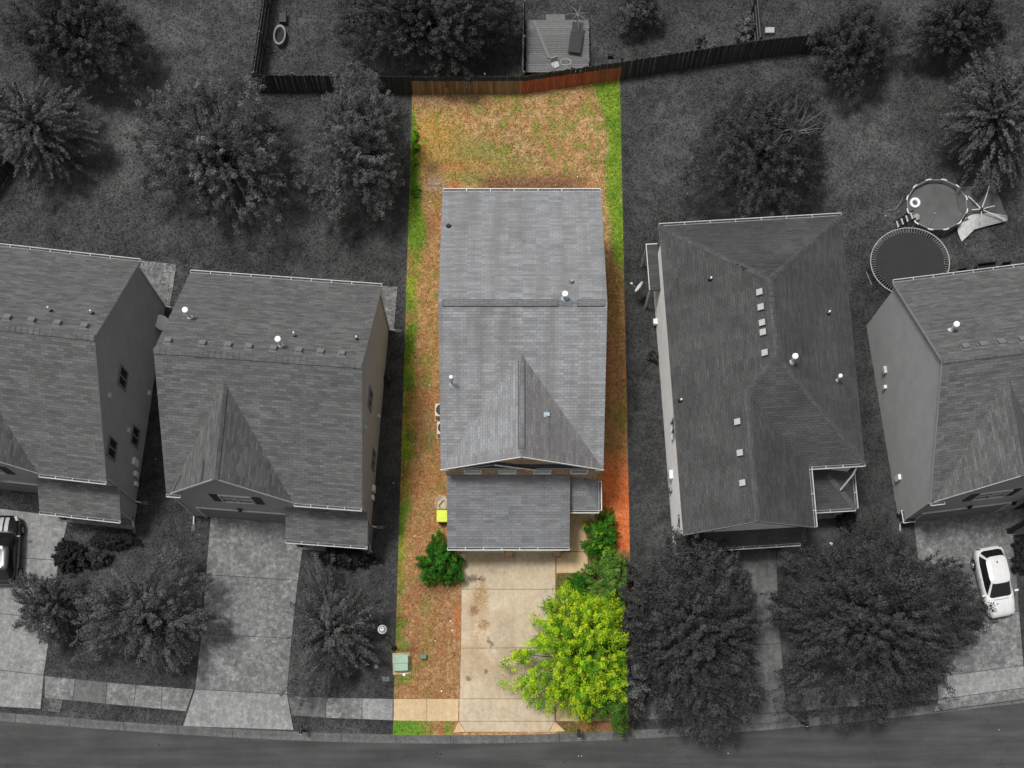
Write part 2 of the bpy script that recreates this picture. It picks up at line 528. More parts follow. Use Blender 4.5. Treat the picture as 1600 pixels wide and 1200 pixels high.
def lot_ground():
    yy = np.arange(4.2, 44.0, 0.07)
    ss = np.linspace(0, 1, 190)
    S, Y = np.meshgrid(ss, yy)
    XL = -6.38 + (Y - 4.33) / 39.42 * 0.80
    XR = 7.25 - (Y - 4.51) / 39.98 * 0.39
    X = XL + S * (XR - XL)
    # keep inside kerb and back fence
    yf = np.where(X < 0.96, 42.72, 42.73 + (X - 0.96) * 0.153)
    Y = np.minimum(Y, yf + 0.02)
    Y = np.maximum(Y, kerb_yv(X) + 0.46)
    PX, PY = px_of(X, Y)
    n = lambda f, o, s: fbm(X, Y, f, o, s)
    hi = n(5.5, 3, 1)
    mid = n(1.3, 4, 5)
    low = n(0.35, 4, 9)
    def L(c): return np.array(s2l(c))
    def mixc(C, c, wgt): return C * (1 - wgt[..., None]) + L(c) * wgt[..., None]
    C = np.ones(X.shape + (3,)) * L((178, 141, 92))
    C = mixc(C, (188, 158, 118), smooth(0.45, 0.68, hi) * 0.8)
    C = mixc(C, (136, 100, 70), smooth(0.52, 0.36, hi) * 0.6)
    C = mixc(C, (172, 120, 80), smooth(0.48, 0.70, mid) * 0.5)
    C = mixc(C, (132, 126, 70), smooth(0.52, 0.66, n(2.2, 4, 43)) * 0.35)
    # golden left half of the yard
    gold = smooth(780, 660, PX) * smooth(300, 240, PY) * smooth(150, 200, PY)
    C = mixc(C, (188, 148, 66), gold * (0.3 + 0.6 * mid))
    # green weeds in the back yard
    wd = smooth(0.53, 0.64, mid * 0.4 + n(3.4, 4, 51) * 0.6) * smooth(300, 250, PY)
    C = mixc(C, (122, 134, 54), wd * 0.75)
    patch = np.exp(-(((PX - 745) / 42) ** 2 + ((PY - 240) / 26) ** 2)) + np.exp(-(((PX - 800) / 26) ** 2 + ((PY - 262) / 18) ** 2)) + np.exp(-(((PX - 730) / 28) ** 2 + ((PY - 278) / 12) ** 2))
    C = mixc(C, (116, 132, 60), np.clip(patch * (0.1 + 1.0 * hi), 0, 0.6))
    # purple-brown thatch along the fence
    C = mixc(C, (116, 88, 70), smooth(185, 150, PY) * smooth(800, 700, PX) * (0.3 + 0.6 * mid))
    # brown mulch and red clay against the back wall
    mul = smooth(262, 288, PY) * smooth(320, 296, PY) * smooth(735, 770, PX) * smooth(930, 890, PX)
    C = mixc(C, (118, 80, 62), mul * (0.55 + 0.45 * hi))
    clay = np.exp(-(((PX - 735) / 60) ** 2 + ((PY - 262) / 10) ** 2)) + np.exp(-(((PX - 712) / 10) ** 2 + ((PY - 290) / 8) ** 2)) * 1.4
    C = mixc(C, (190, 118, 70), np.clip(clay * (-0.2 + 1.3 * mid), 0, 0.7))
    ash = np.exp(-(((PX - 680) / 13) ** 2 + ((PY - 288) / 15) ** 2))
    C = mixc(C, (150, 136, 128), np.clip(ash * (0.2 + 1.6 * (hi - 0.2)), 0, 0.8))
    brush = np.exp(-(((PX - 674) / 15) ** 2 + ((PY - 262) / 12) ** 2)) + np.exp(-(((PX - 670) / 9) ** 2 + ((PY - 355) / 22) ** 2))
    C = mixc(C, (104, 80, 62), np.clip(brush * (0.3 + hi), 0, 0.7))
    # side yards
    jit = (low - 0.5) * 34 + (mid - 0.5) * 16 + (hi - 0.5) * 12
    xg = np.interp(PY, [100, 130, 165, 200, 300, 400, 450], [915, 922, 938, 944, 950, 955, 972])
    gr = smooth(-7, 5, PX + jit * 0.45 - xg) * smooth(470, 395, PY + jit * 1.2)
    gcol = np.ones(X.shape + (3,)) * L((116, 142, 40))
    gcol = mixc(gcol, (96, 128, 34), smooth(0.4, 0.62, mid))
    gcol = mixc(gcol, (136, 156, 56), smooth(0.56, 0.7, hi) * 0.5)
    C = C * (1 - gr[..., None]) + gcol * gr[..., None]
    rs = smooth(938, 946, PX) * smooth(390, 440, PY + jit)
    C = mixc(C, (146, 106, 66), rs * 0.7)
    C = mixc(C, (122, 114, 56), np.clip(rs * smooth(0.44, 0.60, low * 0.5 + mid * 0.5) * smooth(745, 700, PY + jit) * 0.85, 0, 1))
    C = mixc(C, (134, 82, 50), rs * smooth(956, 948, PX) * smooth(480, 520, PY) * smooth(700, 640, PY) * 0.55)
    rs = np.clip(rs, 0, 1)
    red = rs * np.clip(smooth(690, 735, PY + jit * 1.4) + 0.55 * smooth(968, 984, PX) * smooth(440, 500, PY) * smooth(0.42, 0.58, low), 0, 1) * smooth(900, 850, PY)
    C = mixc(C, (204, 112, 62), red * 0.95)
    C = mixc(C, (214, 142, 92), red * smooth(0.54, 0.68, mid) * 0.6)
    # left strip
    ls = smooth(700, 690, PX) * smooth(280, 330, PY)
    C = mixc(C, (160, 118, 72), ls * 0.5)
    edge = np.interp(PY, [150, 190, 240, 300, 360, 450, 560, 660, 770, 830, 900, 1000, 1045, 1090], [640, 646, 650, 655, 662, 652, 646, 648, 640, 634, 630, 628, 622, 618])
    lg = smooth(7, -7, PX - edge + jit * 0.5) * smooth(150, 190, PY)
    lcol = np.ones(X.shape + (3,)) * L((98, 128, 34))
    lcol = mixc(lcol, (134, 150, 38), smooth(0.45, 0.6, low))
    lcol = mixc(lcol, (68, 104, 30), smooth(0.52, 0.66, mid) * 0.8)
    C = C * (1 - lg[..., None]) + lcol * lg[..., None]
    C = mixc(C, (112, 126, 48), ls * smooth(0.54, 0.66, mid) * smooth(860, 760, PY) * 0.55)
    C = mixc(C, (164, 112, 72), ls * smooth(0.50, 0.64, n(0.8, 3, 77)) * 0.5)
    # front yard dirt
    fy = smooth(880, 930, PY) * smooth(724, 716, PX)
    C = mixc(C, (142, 100, 66), fy * (0.35 + 0.3 * hi))
    C = mixc(C, (176, 140, 104), fy * smooth(0.52, 0.64, hi) * 0.6)
    C = mixc(C, (106, 74, 52), np.clip(np.exp(-(((PX - 690) / 34) ** 2 + ((PY - 912) / 16) ** 2)) * 0.8, 0, 0.8))
    C = mixc(C, (100, 126, 44), fy * smooth(0.52, 0.60, n(1.6, 3, 91)) * smooth(690, 640, PX) * 0.7)
    C = mixc(C, (176, 112, 70), np.exp(-(((PX - 715) / 6) ** 2 + ((PY - 965) / 26) ** 2)) * 0.8)
    # beds on the right, verge
    bed = smooth(862, 872, PX) * smooth(850, 880, PY)
    C = mixc(C, (126, 92, 66), bed * 0.85)
    C = mixc(C, (74, 92, 36), bed * smooth(0.46, 0.6, mid) * 0.7)
    vg = smooth(1118, 1124, PY) * smooth(712, 700, PX)
    C = mixc(C, (92, 136, 34), vg * np.clip(smooth(690, 640, PX) + smooth(0.48, 0.58, mid) * 0.8, 0, 1) * 0.9)
    C = mixc(C, (190, 112, 70), np.exp(-(((PX - 917) / 14) ** 2 + ((PY - 1130) / 8) ** 2)) * 0.9)
    # bare ground next to the house walls
    C = C * (0.86 + 0.28 * n(12, 2, 61))[..., None]
    lum = C.mean(-1, keepdims=True)
    C = C * 0.98 + lum * 0.02
    Z = 0.026 + 0.018 * (mid - 0.5)
    return tag(grid_obj('yard', X, Y, Z, np.clip(C, 0.01, 0.8), M['lot_ground']), kind='structure')
lot_ground()

def asphalt():
    m = NT('asphalt', 0.92)
    p = m.pos()
    c = m.mul(g(68), m.mapr(m.noise(p, 0.35, 5, 0.6), 0.3, 0.7, 0.84, 1.16))
    c = m.mul(c, m.mapr(m.noise(p, 30, 2, 0.8), 0.25, 0.75, 0.80, 1.2))
    c = m.mul(c, m.mapr(m.noise(m.vscale(p, (0.25, 2.2, 1)), 1, 4), 0.35, 0.65, 0.92, 1.08))
    vo = m.n('ShaderNodeTexVoronoi', feature='DISTANCE_TO_EDGE')
    vo.inputs['Scale'].default_value = 0.22
    wv = m.n('ShaderNodeVectorMath', operation='ADD')
    m.l(p, wv.inputs[0])
    m.l(m.noise(p, 1.1, 4, 0.6, 'Color'), wv.inputs[1])
    m.l(wv.outputs[0], vo.inputs['Vector'])
    c = m.mix(m.mapr(vo.outputs[0], 0.0, 0.0045, 0.55, 0), c, g(46))
    c = m.mul(c, m.mapr(m.noise(m.vscale(p, (0.12, 1.3, 1)), 1.7, 3, 0.5), 0.4, 0.62, 0.86, 1.1))   # tyre-polished bands
    c = m.mix(m.mapr(m.noise(p, 0.9, 5, 0.7), 0.62, 0.70, 0, 0.4), c, g(52))
    m.bump(m.noise(p, 60, 2), 0.3, 0.006)
    return m.col(c)
M['asphalt'] = asphalt()
mb = MB()
xs = [-420, -200, -100] + list(range(-70, 71, 5)) + [100, 200, 420]
for a, b in zip(xs[:-1], xs[1:]):
    mb.poly([(a, kerb_y(a) - 9.2, ROAD_Z), (b, kerb_y(b) - 9.2, ROAD_Z), (b, kerb_y(b) + 0.05, ROAD_Z), (a, kerb_y(a) + 0.05, ROAD_Z)])
tag(mb.build('street', M['asphalt']), kind='structure')
mb = MB()
for a, b in zip(xs[:-1], xs[1:]):
    mb.poly([(a, kerb_y(a) - 400, 0), (b, kerb_y(b) - 400, 0), (b, kerb_y(b) - 9.6, 0), (a, kerb_y(a) - 9.6, 0)])
    mb.poly([(a, kerb_y(a) - 9.6, 0), (b, kerb_y(b) - 9.6, 0), (b, kerb_y(b) - 9.15, ROAD_Z - .01), (a, kerb_y(a) - 9.15, ROAD_Z - .01)])
M['far_turf'] = plain('far_turf', g(54), 0.3, 0.5, 0.95)
tag(mb.build('far_verge', M['far_turf']), kind='structure')

kerb = tag(empty('kerb', (0, 0, 0)), kind='structure')
def kerb_piece(x0, x1, parent):
    mb = MB()
    n = 4
    prof = [(0.0, ROAD_Z - 0.05), (0.0, ROAD_Z + 0.012), (0.20, ROAD_Z + 0.020), (0.30, -0.05), (0.40, -0.005), (0.48, 0.012), (0.50, -0.1)]
    X = [x0 + (x1 - x0) * i / n for i in range(n + 1)]
    for a, b in zip(X[:-1], X[1:]):
        for (d0, z0), (d1, z1) in zip(prof[:-1], prof[1:]):
            mb.poly([(a, kerb_y(a) + d0, z0), (b, kerb_y(b) + d0, z0), (b, kerb_y(b) + d1, z1), (a, kerb_y(a) + d1, z1)])
    for x in (x0, x1):
        pts = [(x, kerb_y(x) + d, z) for d, z in prof]
        mb.poly(pts if x == x1 else pts[::-1])
    o = mb.build('kerb_section', M['conc_dark'], parent, smooth=False)
    return o
kx = -40.2
while kx < 41:
    kerb_piece(kx, kx + 3.07, kerb)
    kx += 3.09

# ------------------------------------------------------------------ paving
PAVED = []
def slab(parent, pts, mat, z=0.05, name='slab', gap=0.012, jit=0.0):
    """one cast slab: inset outline, small chamfer, buried foot"""
    PAVED.append([tuple(p[:2]) for p in pts])
    P = [Vector((p[0], p[1], 0)) for p in pts]
    def ins(d):
        out = []
        n = len(P)
        for i in range(n):
            a, b, e = P[i - 1], P[i], P[(i + 1) % n]
            d1 = (b - a).normalized(); d2 = (e - b).normalized()
            n1 = Vector((-d1.y, d1.x, 0)); n2 = Vector((-d2.y, d2.x, 0))
            k = (n1 + n2)
            k = k / max(0.3, k.dot(n1)) if k.length > 1e-6 else n1
            out.append(b + k * d)
        return out
    mb = MB()
    t, s_, bt = ins(gap + 0.012), ins(gap), ins(gap)
    top = [p + Vector((0, 0, z)) for p in t]
    sh = [p + Vector((0, 0, z - 0.010)) for p in s_]
    bo = [p + Vector((0, 0, -0.08)) for p in bt]
    mb.poly(top)
    n = len(P)
    for i in range(n):
        j = (i + 1) % n
        mb.poly([sh[i], sh[j], top[j], top[i]])
        mb.poly([bo[i], bo[j], sh[j], sh[i]])
    return mb.build(name, mat, parent)

def bed(parent, pts, mat, z, name='joint_bed'):
    mb = MB()
    mb.poly([(p[0], p[1], z) for p in pts])
    return mb.build(name, mat, parent)

def PXs(*pp): return [at(x, y)[:2] for x, y in pp]

def ccw(p):
    a = sum(p[i][0] * p[(i + 1) % len(p)][1] - p[(i + 1) % len(p)][0] * p[i][1] for i in range(len(p)))
    return p if a > 0 else p[::-1]

def paving(name, outline_rows, mats, joint, z=0.05):
    """rows of (left, right) pixel pairs from the house to the street; one slab between each pair of rows"""
    root = tag(empty(name, (0, 0, 0)), kind='structure')
    for i, (a, b) in enumerate(zip(outline_rows[:-1], outline_rows[1:])):
        q = ccw(PXs(a[0], a[1], b[1], b[0]))
        slab(root, q, mats[i % len(mats)] if isinstance(mats, list) else mats, z)
    out = [r[0] for r in outline_rows] + [r[1] for r in outline_rows[::-1]]
    bed(root, ccw(PXs(*out)), joint, z - 0.018)
    return root

CL, CL2, CG, CP, CD = M['conc_lot'], M['conc_lot2'], M['conc_grey'], M['conc_pale'], M['conc_dark']
# the lot's own driveway
dw = paving('driveway', [((722, 852), (868, 852)), ((721, 921), (868, 921)), ((720, 1013), (867, 1012)), ((718, 1092), (866, 1092))], CL, M['joint_lot'])
for pp in ([(718, 1092), (866, 1092), (867, 1127), (717, 1127)], [(717, 1127), (867, 1127), (857, 1144), (728, 1144)],
           [(717, 1127), (728, 1144), (707, 1145)], [(867, 1127), (884, 1143), (857, 1144)]):
    slab(dw, ccw(PXs(*pp)), CL2 if len(pp) == 3 else CL, 0.05)
bed(dw, ccw(PXs((718, 1092), (866, 1092), (867, 1127), (884, 1143), (707, 1145), (717, 1127))), M['joint_lot'], 0.032)
wk = tag(empty('front_walk', (0, 0, 0)), kind='structure')
for pp in ([(869, 863), (918, 862), (919, 895), (869, 896)], [(890, 795), (912, 795), (917, 862), (890, 862)]):
    slab(wk, ccw(PXs(*pp)), CL2, 0.055)
# neighbours' driveways
paving('driveway_left_end', [((-40, 790), (108, 808)), ((-45, 866), (92, 876)), ((-50, 955), (82, 966)), ((-60, 1040), (69, 1055)), ((-62, 1101), (64, 1108))], [CP, CP, CP, CP], M['joint'])
paving('driveway_left', [((330, 800), (480, 815)), ((322, 898), (466, 907)), ((315, 990), (456, 998)), ((305, 1077), (449, 1085)), ((286, 1135), (459, 1141))], [CG, CG, CG, CP], M['joint'])
pv = paving('driveway_right', [((1108, 845), (1212, 840)), ((1106, 930), (1215, 928)), ((1102, 1010), (1220, 1006)), ((1097, 1086), (1226, 1078)), ((1092, 1123), (1229, 1112)), ((1078, 1140), (1250, 1126))], CD, M['joint'])
slab(pv, ccw(PXs((1213, 828), (1259, 824), (1262, 882), (1214, 886))), CD, 0.05)
paving('driveway_right_end', [((1425, 800), (1578, 783)), ((1436, 890), (1586, 873)), ((1450, 975), (1592, 955)), ((1462, 1058), (1599, 1040)), ((1466, 1093), (1606, 1074)), ((1458, 1112), (1616, 1090))], [CG, CD, CG, CP], M['joint'])
# porch pads
for nm, pp, mt in (('porch_slab_left', [(447, 816), (478, 818), (474, 887), (470, 887)], CG),):
    pass
# sidewalk slabs
side = tag(empty('sidewalk', (0, 0, 0)), kind='structure')
def sw(top, bot, mats):
    for i in range(len(top) - 1):
        slab(side, ccw(PXs(top[i], top[i + 1], bot[i + 1], bot[i])), mats[i % len(mats)], 0.045)
    bed(side, ccw(PXs(*top, *bot[::-1])), M['joint'], 0.024)
sw([(70, 1056), (118, 1061), (168, 1066), (213, 1070), (254, 1073), (303, 1077)], [(70, 1091), (114, 1095), (165, 1100), (209, 1104), (252, 1108), (291, 1112)], [CG, CD, CG, CG, CG])
sw([(450, 1087), (510, 1090), (566, 1091), (614.5, 1092)], [(456, 1118), (509, 1122), (566, 1124), (614, 1126)], [CD, CG, CP])
sw([(615, 1092), (667, 1092), (717, 1092)], [(614.6, 1126), (667, 1127), (716.5, 1127)], [CL2, CL2])
sw([(868, 1092), (910, 1092), (950, 1091), (986, 1090)], [(869, 1127), (910, 1127), (950, 1126), (987, 1125)], [CL2])
sw([(987, 1090), (1040, 1089), (1096, 1086)], [(988, 1125), (1040, 1124), (1091, 1122)], [CD])
sw([(1228, 1077), (1275, 1074), (1325, 1070), (1380, 1065), (1420, 1061), (1461, 1057)], [(1231, 1112), (1277, 1109), (1327, 1105), (1382, 1100), (1423, 1097), (1465, 1093)], [CD, CD, CG])
sw([(1600.5, 1040), (1660, 1033)], [(1607, 1074), (1665, 1066)], [CD])

# ------------------------------------------------------------------ house pieces
Z3 = Vector((0, 0, 1))
def roof_mesh(planes, mats, parent, th=0.10, name='roof', tops=None):
    mb = MB()
    for ip, pl in enumerate(planes):
        P = [Vector(p) for p in pl]
        n = Vector((0, 0, 0))
        for i in range(len(P)):
            a, b = P[i], P[(i + 1) % len(P)]
            n += a.cross(b)
        if n.z < 0: P = P[::-1]
        mb.prism(P, (0, 0, -th), tops[ip] if tops else 0, 1, 2)
    return mb.build(name, mats, parent)

def ridge_caps(parent, a, b, mat, wdt=0.17, drop=0.07, step=0.30, name='ridge_cap'):
    """overlapping bent cap shingles along a ridge or hip"""
    a, b = Vector(a), Vector(b)
    d = (b - a)
    L = d.length
    d.normalize()
    s = d.cross(Z3).normalized()
    n = max(1, int(L / step))
    mb = MB()
    for i in range(n):
        p0 = a + d * (L * i / n - 0.03)
        p1 = a + d * (L * (i + 1) / n)
        up0, up1 = Z3 * 0.012, Z3 * 0.038
        r0, r1 = p0 + up0, p1 + up1
        l0, l1 = p0 + s * wdt - Z3 * drop + up0, p1 + s * wdt - Z3 * drop + up1
        q0, q1 = p0 - s * wdt - Z3 * drop + up0, p1 - s * wdt - Z3 * drop + up1
        for f in ([l0, l1, r1, r0], [r0, r1, q1, q0]):
            mb.poly(f if (f[1] - f[0]).cross(f[2] - f[0]).z > 0 else f[::-1])
        mb.poly([l1, q1, q1 - Z3 * 0.03, l1 - Z3 * 0.03])
    return mb.build(name, mat, parent)

def gutter(parent, a, b, out, trim, step=0.9, name='gutter'):
    a, b, out = Vector(a), Vector(b), Vector(out).normalized()
    mb = MB()
    mb.beam(a + out * 0.065 - Z3 * 0.10, b + out * 0.065 - Z3 * 0.10, 0.13, 0.012, 1)
    mb.beam(a + out * 0.004 - Z3 * 0.05, b + out * 0.004 - Z3 * 0.05, 0.012, 0.11, 0)
    mb.beam(a + out * 0.132 - Z3 * 0.045, b + out * 0.132 - Z3 * 0.045, 0.018, 0.13, 0)
    mb.beam(a + out * 0.142 - Z3 * 0.005, b + out * 0.142 - Z3 * 0.005, 0.045, 0.022, 0)
    d = (b - a).normalized()
    for e in (a, b):
        mb.obox(e + out * 0.068 - Z3 * 0.05, (0.008, 0.072, 0.055), Matrix((d, out, Z3)).transposed(), 0)
    n = int((b - a).length / step)
    for i in range(1, n):
        p = a + d * (step * i)
        mb.obox(p + out * 0.065 + Z3 * 0.004, (0.018, 0.07, 0.006), Matrix((d, out, Z3)).transposed(), 0)
    return mb.build(name, [trim, M['gutter_in']], parent)

def downspout(parent, top, wall, foot, trim):
    """from the gutter back to the wall, down and out at the bottom"""
    mb = MB()
    mb.tube([top, wall, (wall[0], wall[1], 0.25), foot], 0.045, 6)
    o = mb.build('downspout', trim, parent)
    mb = MB()
    f = Vector(foot)
    d = f - Vector((wall[0], wall[1], f.z))
    if d.length < 0.01: d = Vector((0, -1, 0))
    d.normalize()
    mb.beam(f - d * 0.05, f + d * 0.42, 0.2, 0.05)
    mb.build('splash_block', M['conc_dark'], parent, loc=(0, 0, 0)).location.z = -f.z + 0.06
    return o

def window(parent, c, u, nrm, wd, ht, frame, pane, split='v'):
    """c = centre on the wall face, u = along wall, nrm = outward"""
    c, u, nrm = Vector(c), Vector(u).normalized(), Vector(nrm).normalized()
    B = Matrix((u, nrm, Z3)).transposed()
    mb = MB()
    t = 0.07
    for s_ in (-1, 1):
        mb.obox(c + u * (s_ * (wd / 2)) + nrm * 0.03, (t / 2, 0.05, ht / 2 + t / 2), B)
        mb.obox(c + Z3 * (s_ * (ht / 2)) + nrm * 0.032, (wd / 2 - t / 2, 0.05, t / 2), B)
    if split in ('v', 'vh'): mb.obox(c + nrm * 0.025, (t / 2, 0.04, ht / 2 - t / 2), B)
    if split in ('h', 'vh'):
        for s_ in ((-1, 1) if split == 'vh' else (0,)):
            hw = wd / 4 - t / 2 if split == 'vh' else wd / 2 - t / 2
            mb.obox(c + u * (s_ * wd / 4) + nrm * 0.02, (hw, 0.03, 0.02), B)
    w_ = mb.build('window', frame, parent)
    cols = (-1, 1) if split in ('v', 'vh') else (0,)
    for k in cols:
        mb = MB()
        hw = wd / 4 if k else wd / 2
        mb.obox(c + u * (k * wd / 4) + nrm * 0.004, (hw, 0.008, ht / 2), B)
        mb.build('pane', pane, w_)
    return w_

def shutter(parent, c, u, nrm, wd, ht):
    c, u, nrm = Vector(c), Vector(u), Vector(nrm)
    B = Matrix((u, nrm, Z3)).transposed()
    mb = MB()
    for s_ in (-1, 1):
        mb.obox(c + u * (s_ * (wd / 2 - 0.025)) + nrm * 0.02, (0.025, 0.02, ht / 2), B)
        mb.obox(c + Z3 * (s_ * (ht / 2 - 0.03)) + nrm * 0.02, (wd / 2 - 0.05, 0.02, 0.03), B)
    n = 10
    for i in range(n):
        mb.obox(c + Z3 * (-ht / 2 + 0.06 + (ht - 0.12) * (i + 0.5) / n) + nrm * 0.015, (wd / 2 - 0.05, 0.012, (ht - 0.12) / n * 0.4), B)
    return mb.build('shutter', M['shutter'], parent)

def garage_door(parent, x0, x1, y, h, mat, trim):
    mb = MB()
    mb.box((x0 - 0.12, y - 0.04, 0), (x0, y + 0.02, h)).box((x1, y - 0.04, 0), (x1 + 0.12, y + 0.02, h)).box((x0 - 0.12, y - 0.05, h), (x1 + 0.12, y + 0.02, h + 0.12))
    g_ = mb.build('garage_door', trim, parent)
    for i in range(4):
        z0, z1 = h * i / 4 + 0.008, h * (i + 1) / 4 - 0.008
        mb = MB()
        mb.box((x0 + 0.005, y - 0.005, z0), (x1 - 0.005, y + 0.03, z1))
        n = max(4, int((x1 - x0) / 0.6))
        for k in range(n):
            a = x0 + (x1 - x0) * k / n + 0.06
            b = x0 + (x1 - x0) * (k + 1) / n - 0.06
            mb.box((a, y - 0.02, z0 + 0.08), (b, y - 0.004, z1 - 0.08))
        mb.build('door_section', mat, g_)
    return g_

def box_vent(parent, p, slope_dir, k, mat, cap=None, s=0.21):
    """low hooded roof vent lying on a slope; slope_dir = downhill direction in plan, k = fall per metre"""
    d = Vector((slope_dir[0], slope_dir[1], 0)).normalized()
    dn = (d - Z3 * k).normalized()
    u = Z3.cross(d).normalized()
    nn = dn.cross(u)
    if nn.z < 0: nn = -nn
    B = Matrix((u, dn, nn)).transposed()
    p = Vector(p)
    mb = MB()
    mb.obox(p + nn * 0.015, (s * 1.25, s * 1.35, 0.012), B, 1)
    mb.obox(p + nn * 0.075, (s * 0.75, s * 0.75, 0.06), B, 1)
    mb.obox(p + nn * 0.145 + dn * 0.03, (s, s, 0.022), B, 0)
    mb.obox(p + nn * 0.120 + dn * (0.03 + s * 0.98), (s * 0.97, 0.012, 0.03), B, 0)
    return mb.build('roof_vent', [cap or mat, mat], parent)

def pipe_vent(parent, p, h=0.45, r=0.045, mat=None, boot=None):
    mb = MB()
    p = Vector(p)
    mb.lathe([(r * 2.6, -0.06), (r * 1.6, 0.10), (r * 1.15, 0.14)], 10, p, 1)
    mb.lathe([(r, 0.0), (r, h), (r * 0.75, h), (r * 0.75, h - 0.05), (0, h - 0.05)], 10, p, 0)
    return mb.build('vent_pipe', [mat or M['pvc'], boot or M['black']], parent)

def flue(parent, p, h=0.9, r=0.075, cap=0.16, mat=None):
    p = Vector(p)
    m_ = mat or M['metal_light']
    mb = MB()
    mb.lathe([(r * 2.4, -0.1), (r * 1.2, 0.12), (r, 0.13), (r, h)], 12, p, 0)
    f = mb.build('flue', m_, parent)
    mb = MB()
    mb.lathe([(r * 1.3, h - 0.02), (cap, h + 0.0), (cap, h + 0.10), (cap * 0.9, h + 0.13), (0, h + 0.16)], 14, p, 0)
    mb.build('flue_cap', M['pvc'], f, smooth=False)
    return f

def dish(parent, p, aim, r=0.32):
    """small satellite dish: reflector, arm with receiver, bent mast"""
    p = Vector(p)
    root = empty('satellite_dish', p)
    root.parent = parent
    aim = Vector(aim).normalized()
    q = aim.to_track_quat('Z', 'Y').to_matrix()
    c = Vector((0, 0, 0.42))
    mb = MB()
    mb.lathe([(0, 0), (r * 0.5, 0.02), (r * 0.85, 0.06), (r, 0.09), (r * 0.99, 0.10), (r * 0.84, 0.075), (r * 0.5, 0.032), (0, 0.012)], 16)
    mb.v = [tuple(c + q @ Vector(v)) for v in mb.v]
    mb.build('reflector', M['metal_light'], root)
    mb = MB()
    lo = c + q @ Vector((0, -r * 0.95, 0.06))
    tip = c + q @ Vector((0, -r * 0.9, 0.52))
    mb.tube([lo, tip], 0.018, 6)
    mb.build('arm', M['metal_mid'], root)
    mb = MB()
    mb.tube([tip, tip + q @ Vector((0, 0.10, -0.05))], 0.05, 8)
    mb.build('receiver', M['pvc'], root)
    mb = MB()
    mb.tube([(0, 0, -0.05), (0, 0, 0.28), c], 0.025, 6)
    mb.build('mast', M['metal_mid'], root)
    return root

def wall_box(parent, c, half, name, mat):
    mb = MB()
    c = Vector(c)
    mb.box(c - Vector(half), c + Vector(half))
    return mb.build(name, mat, parent, bevel=0.01)

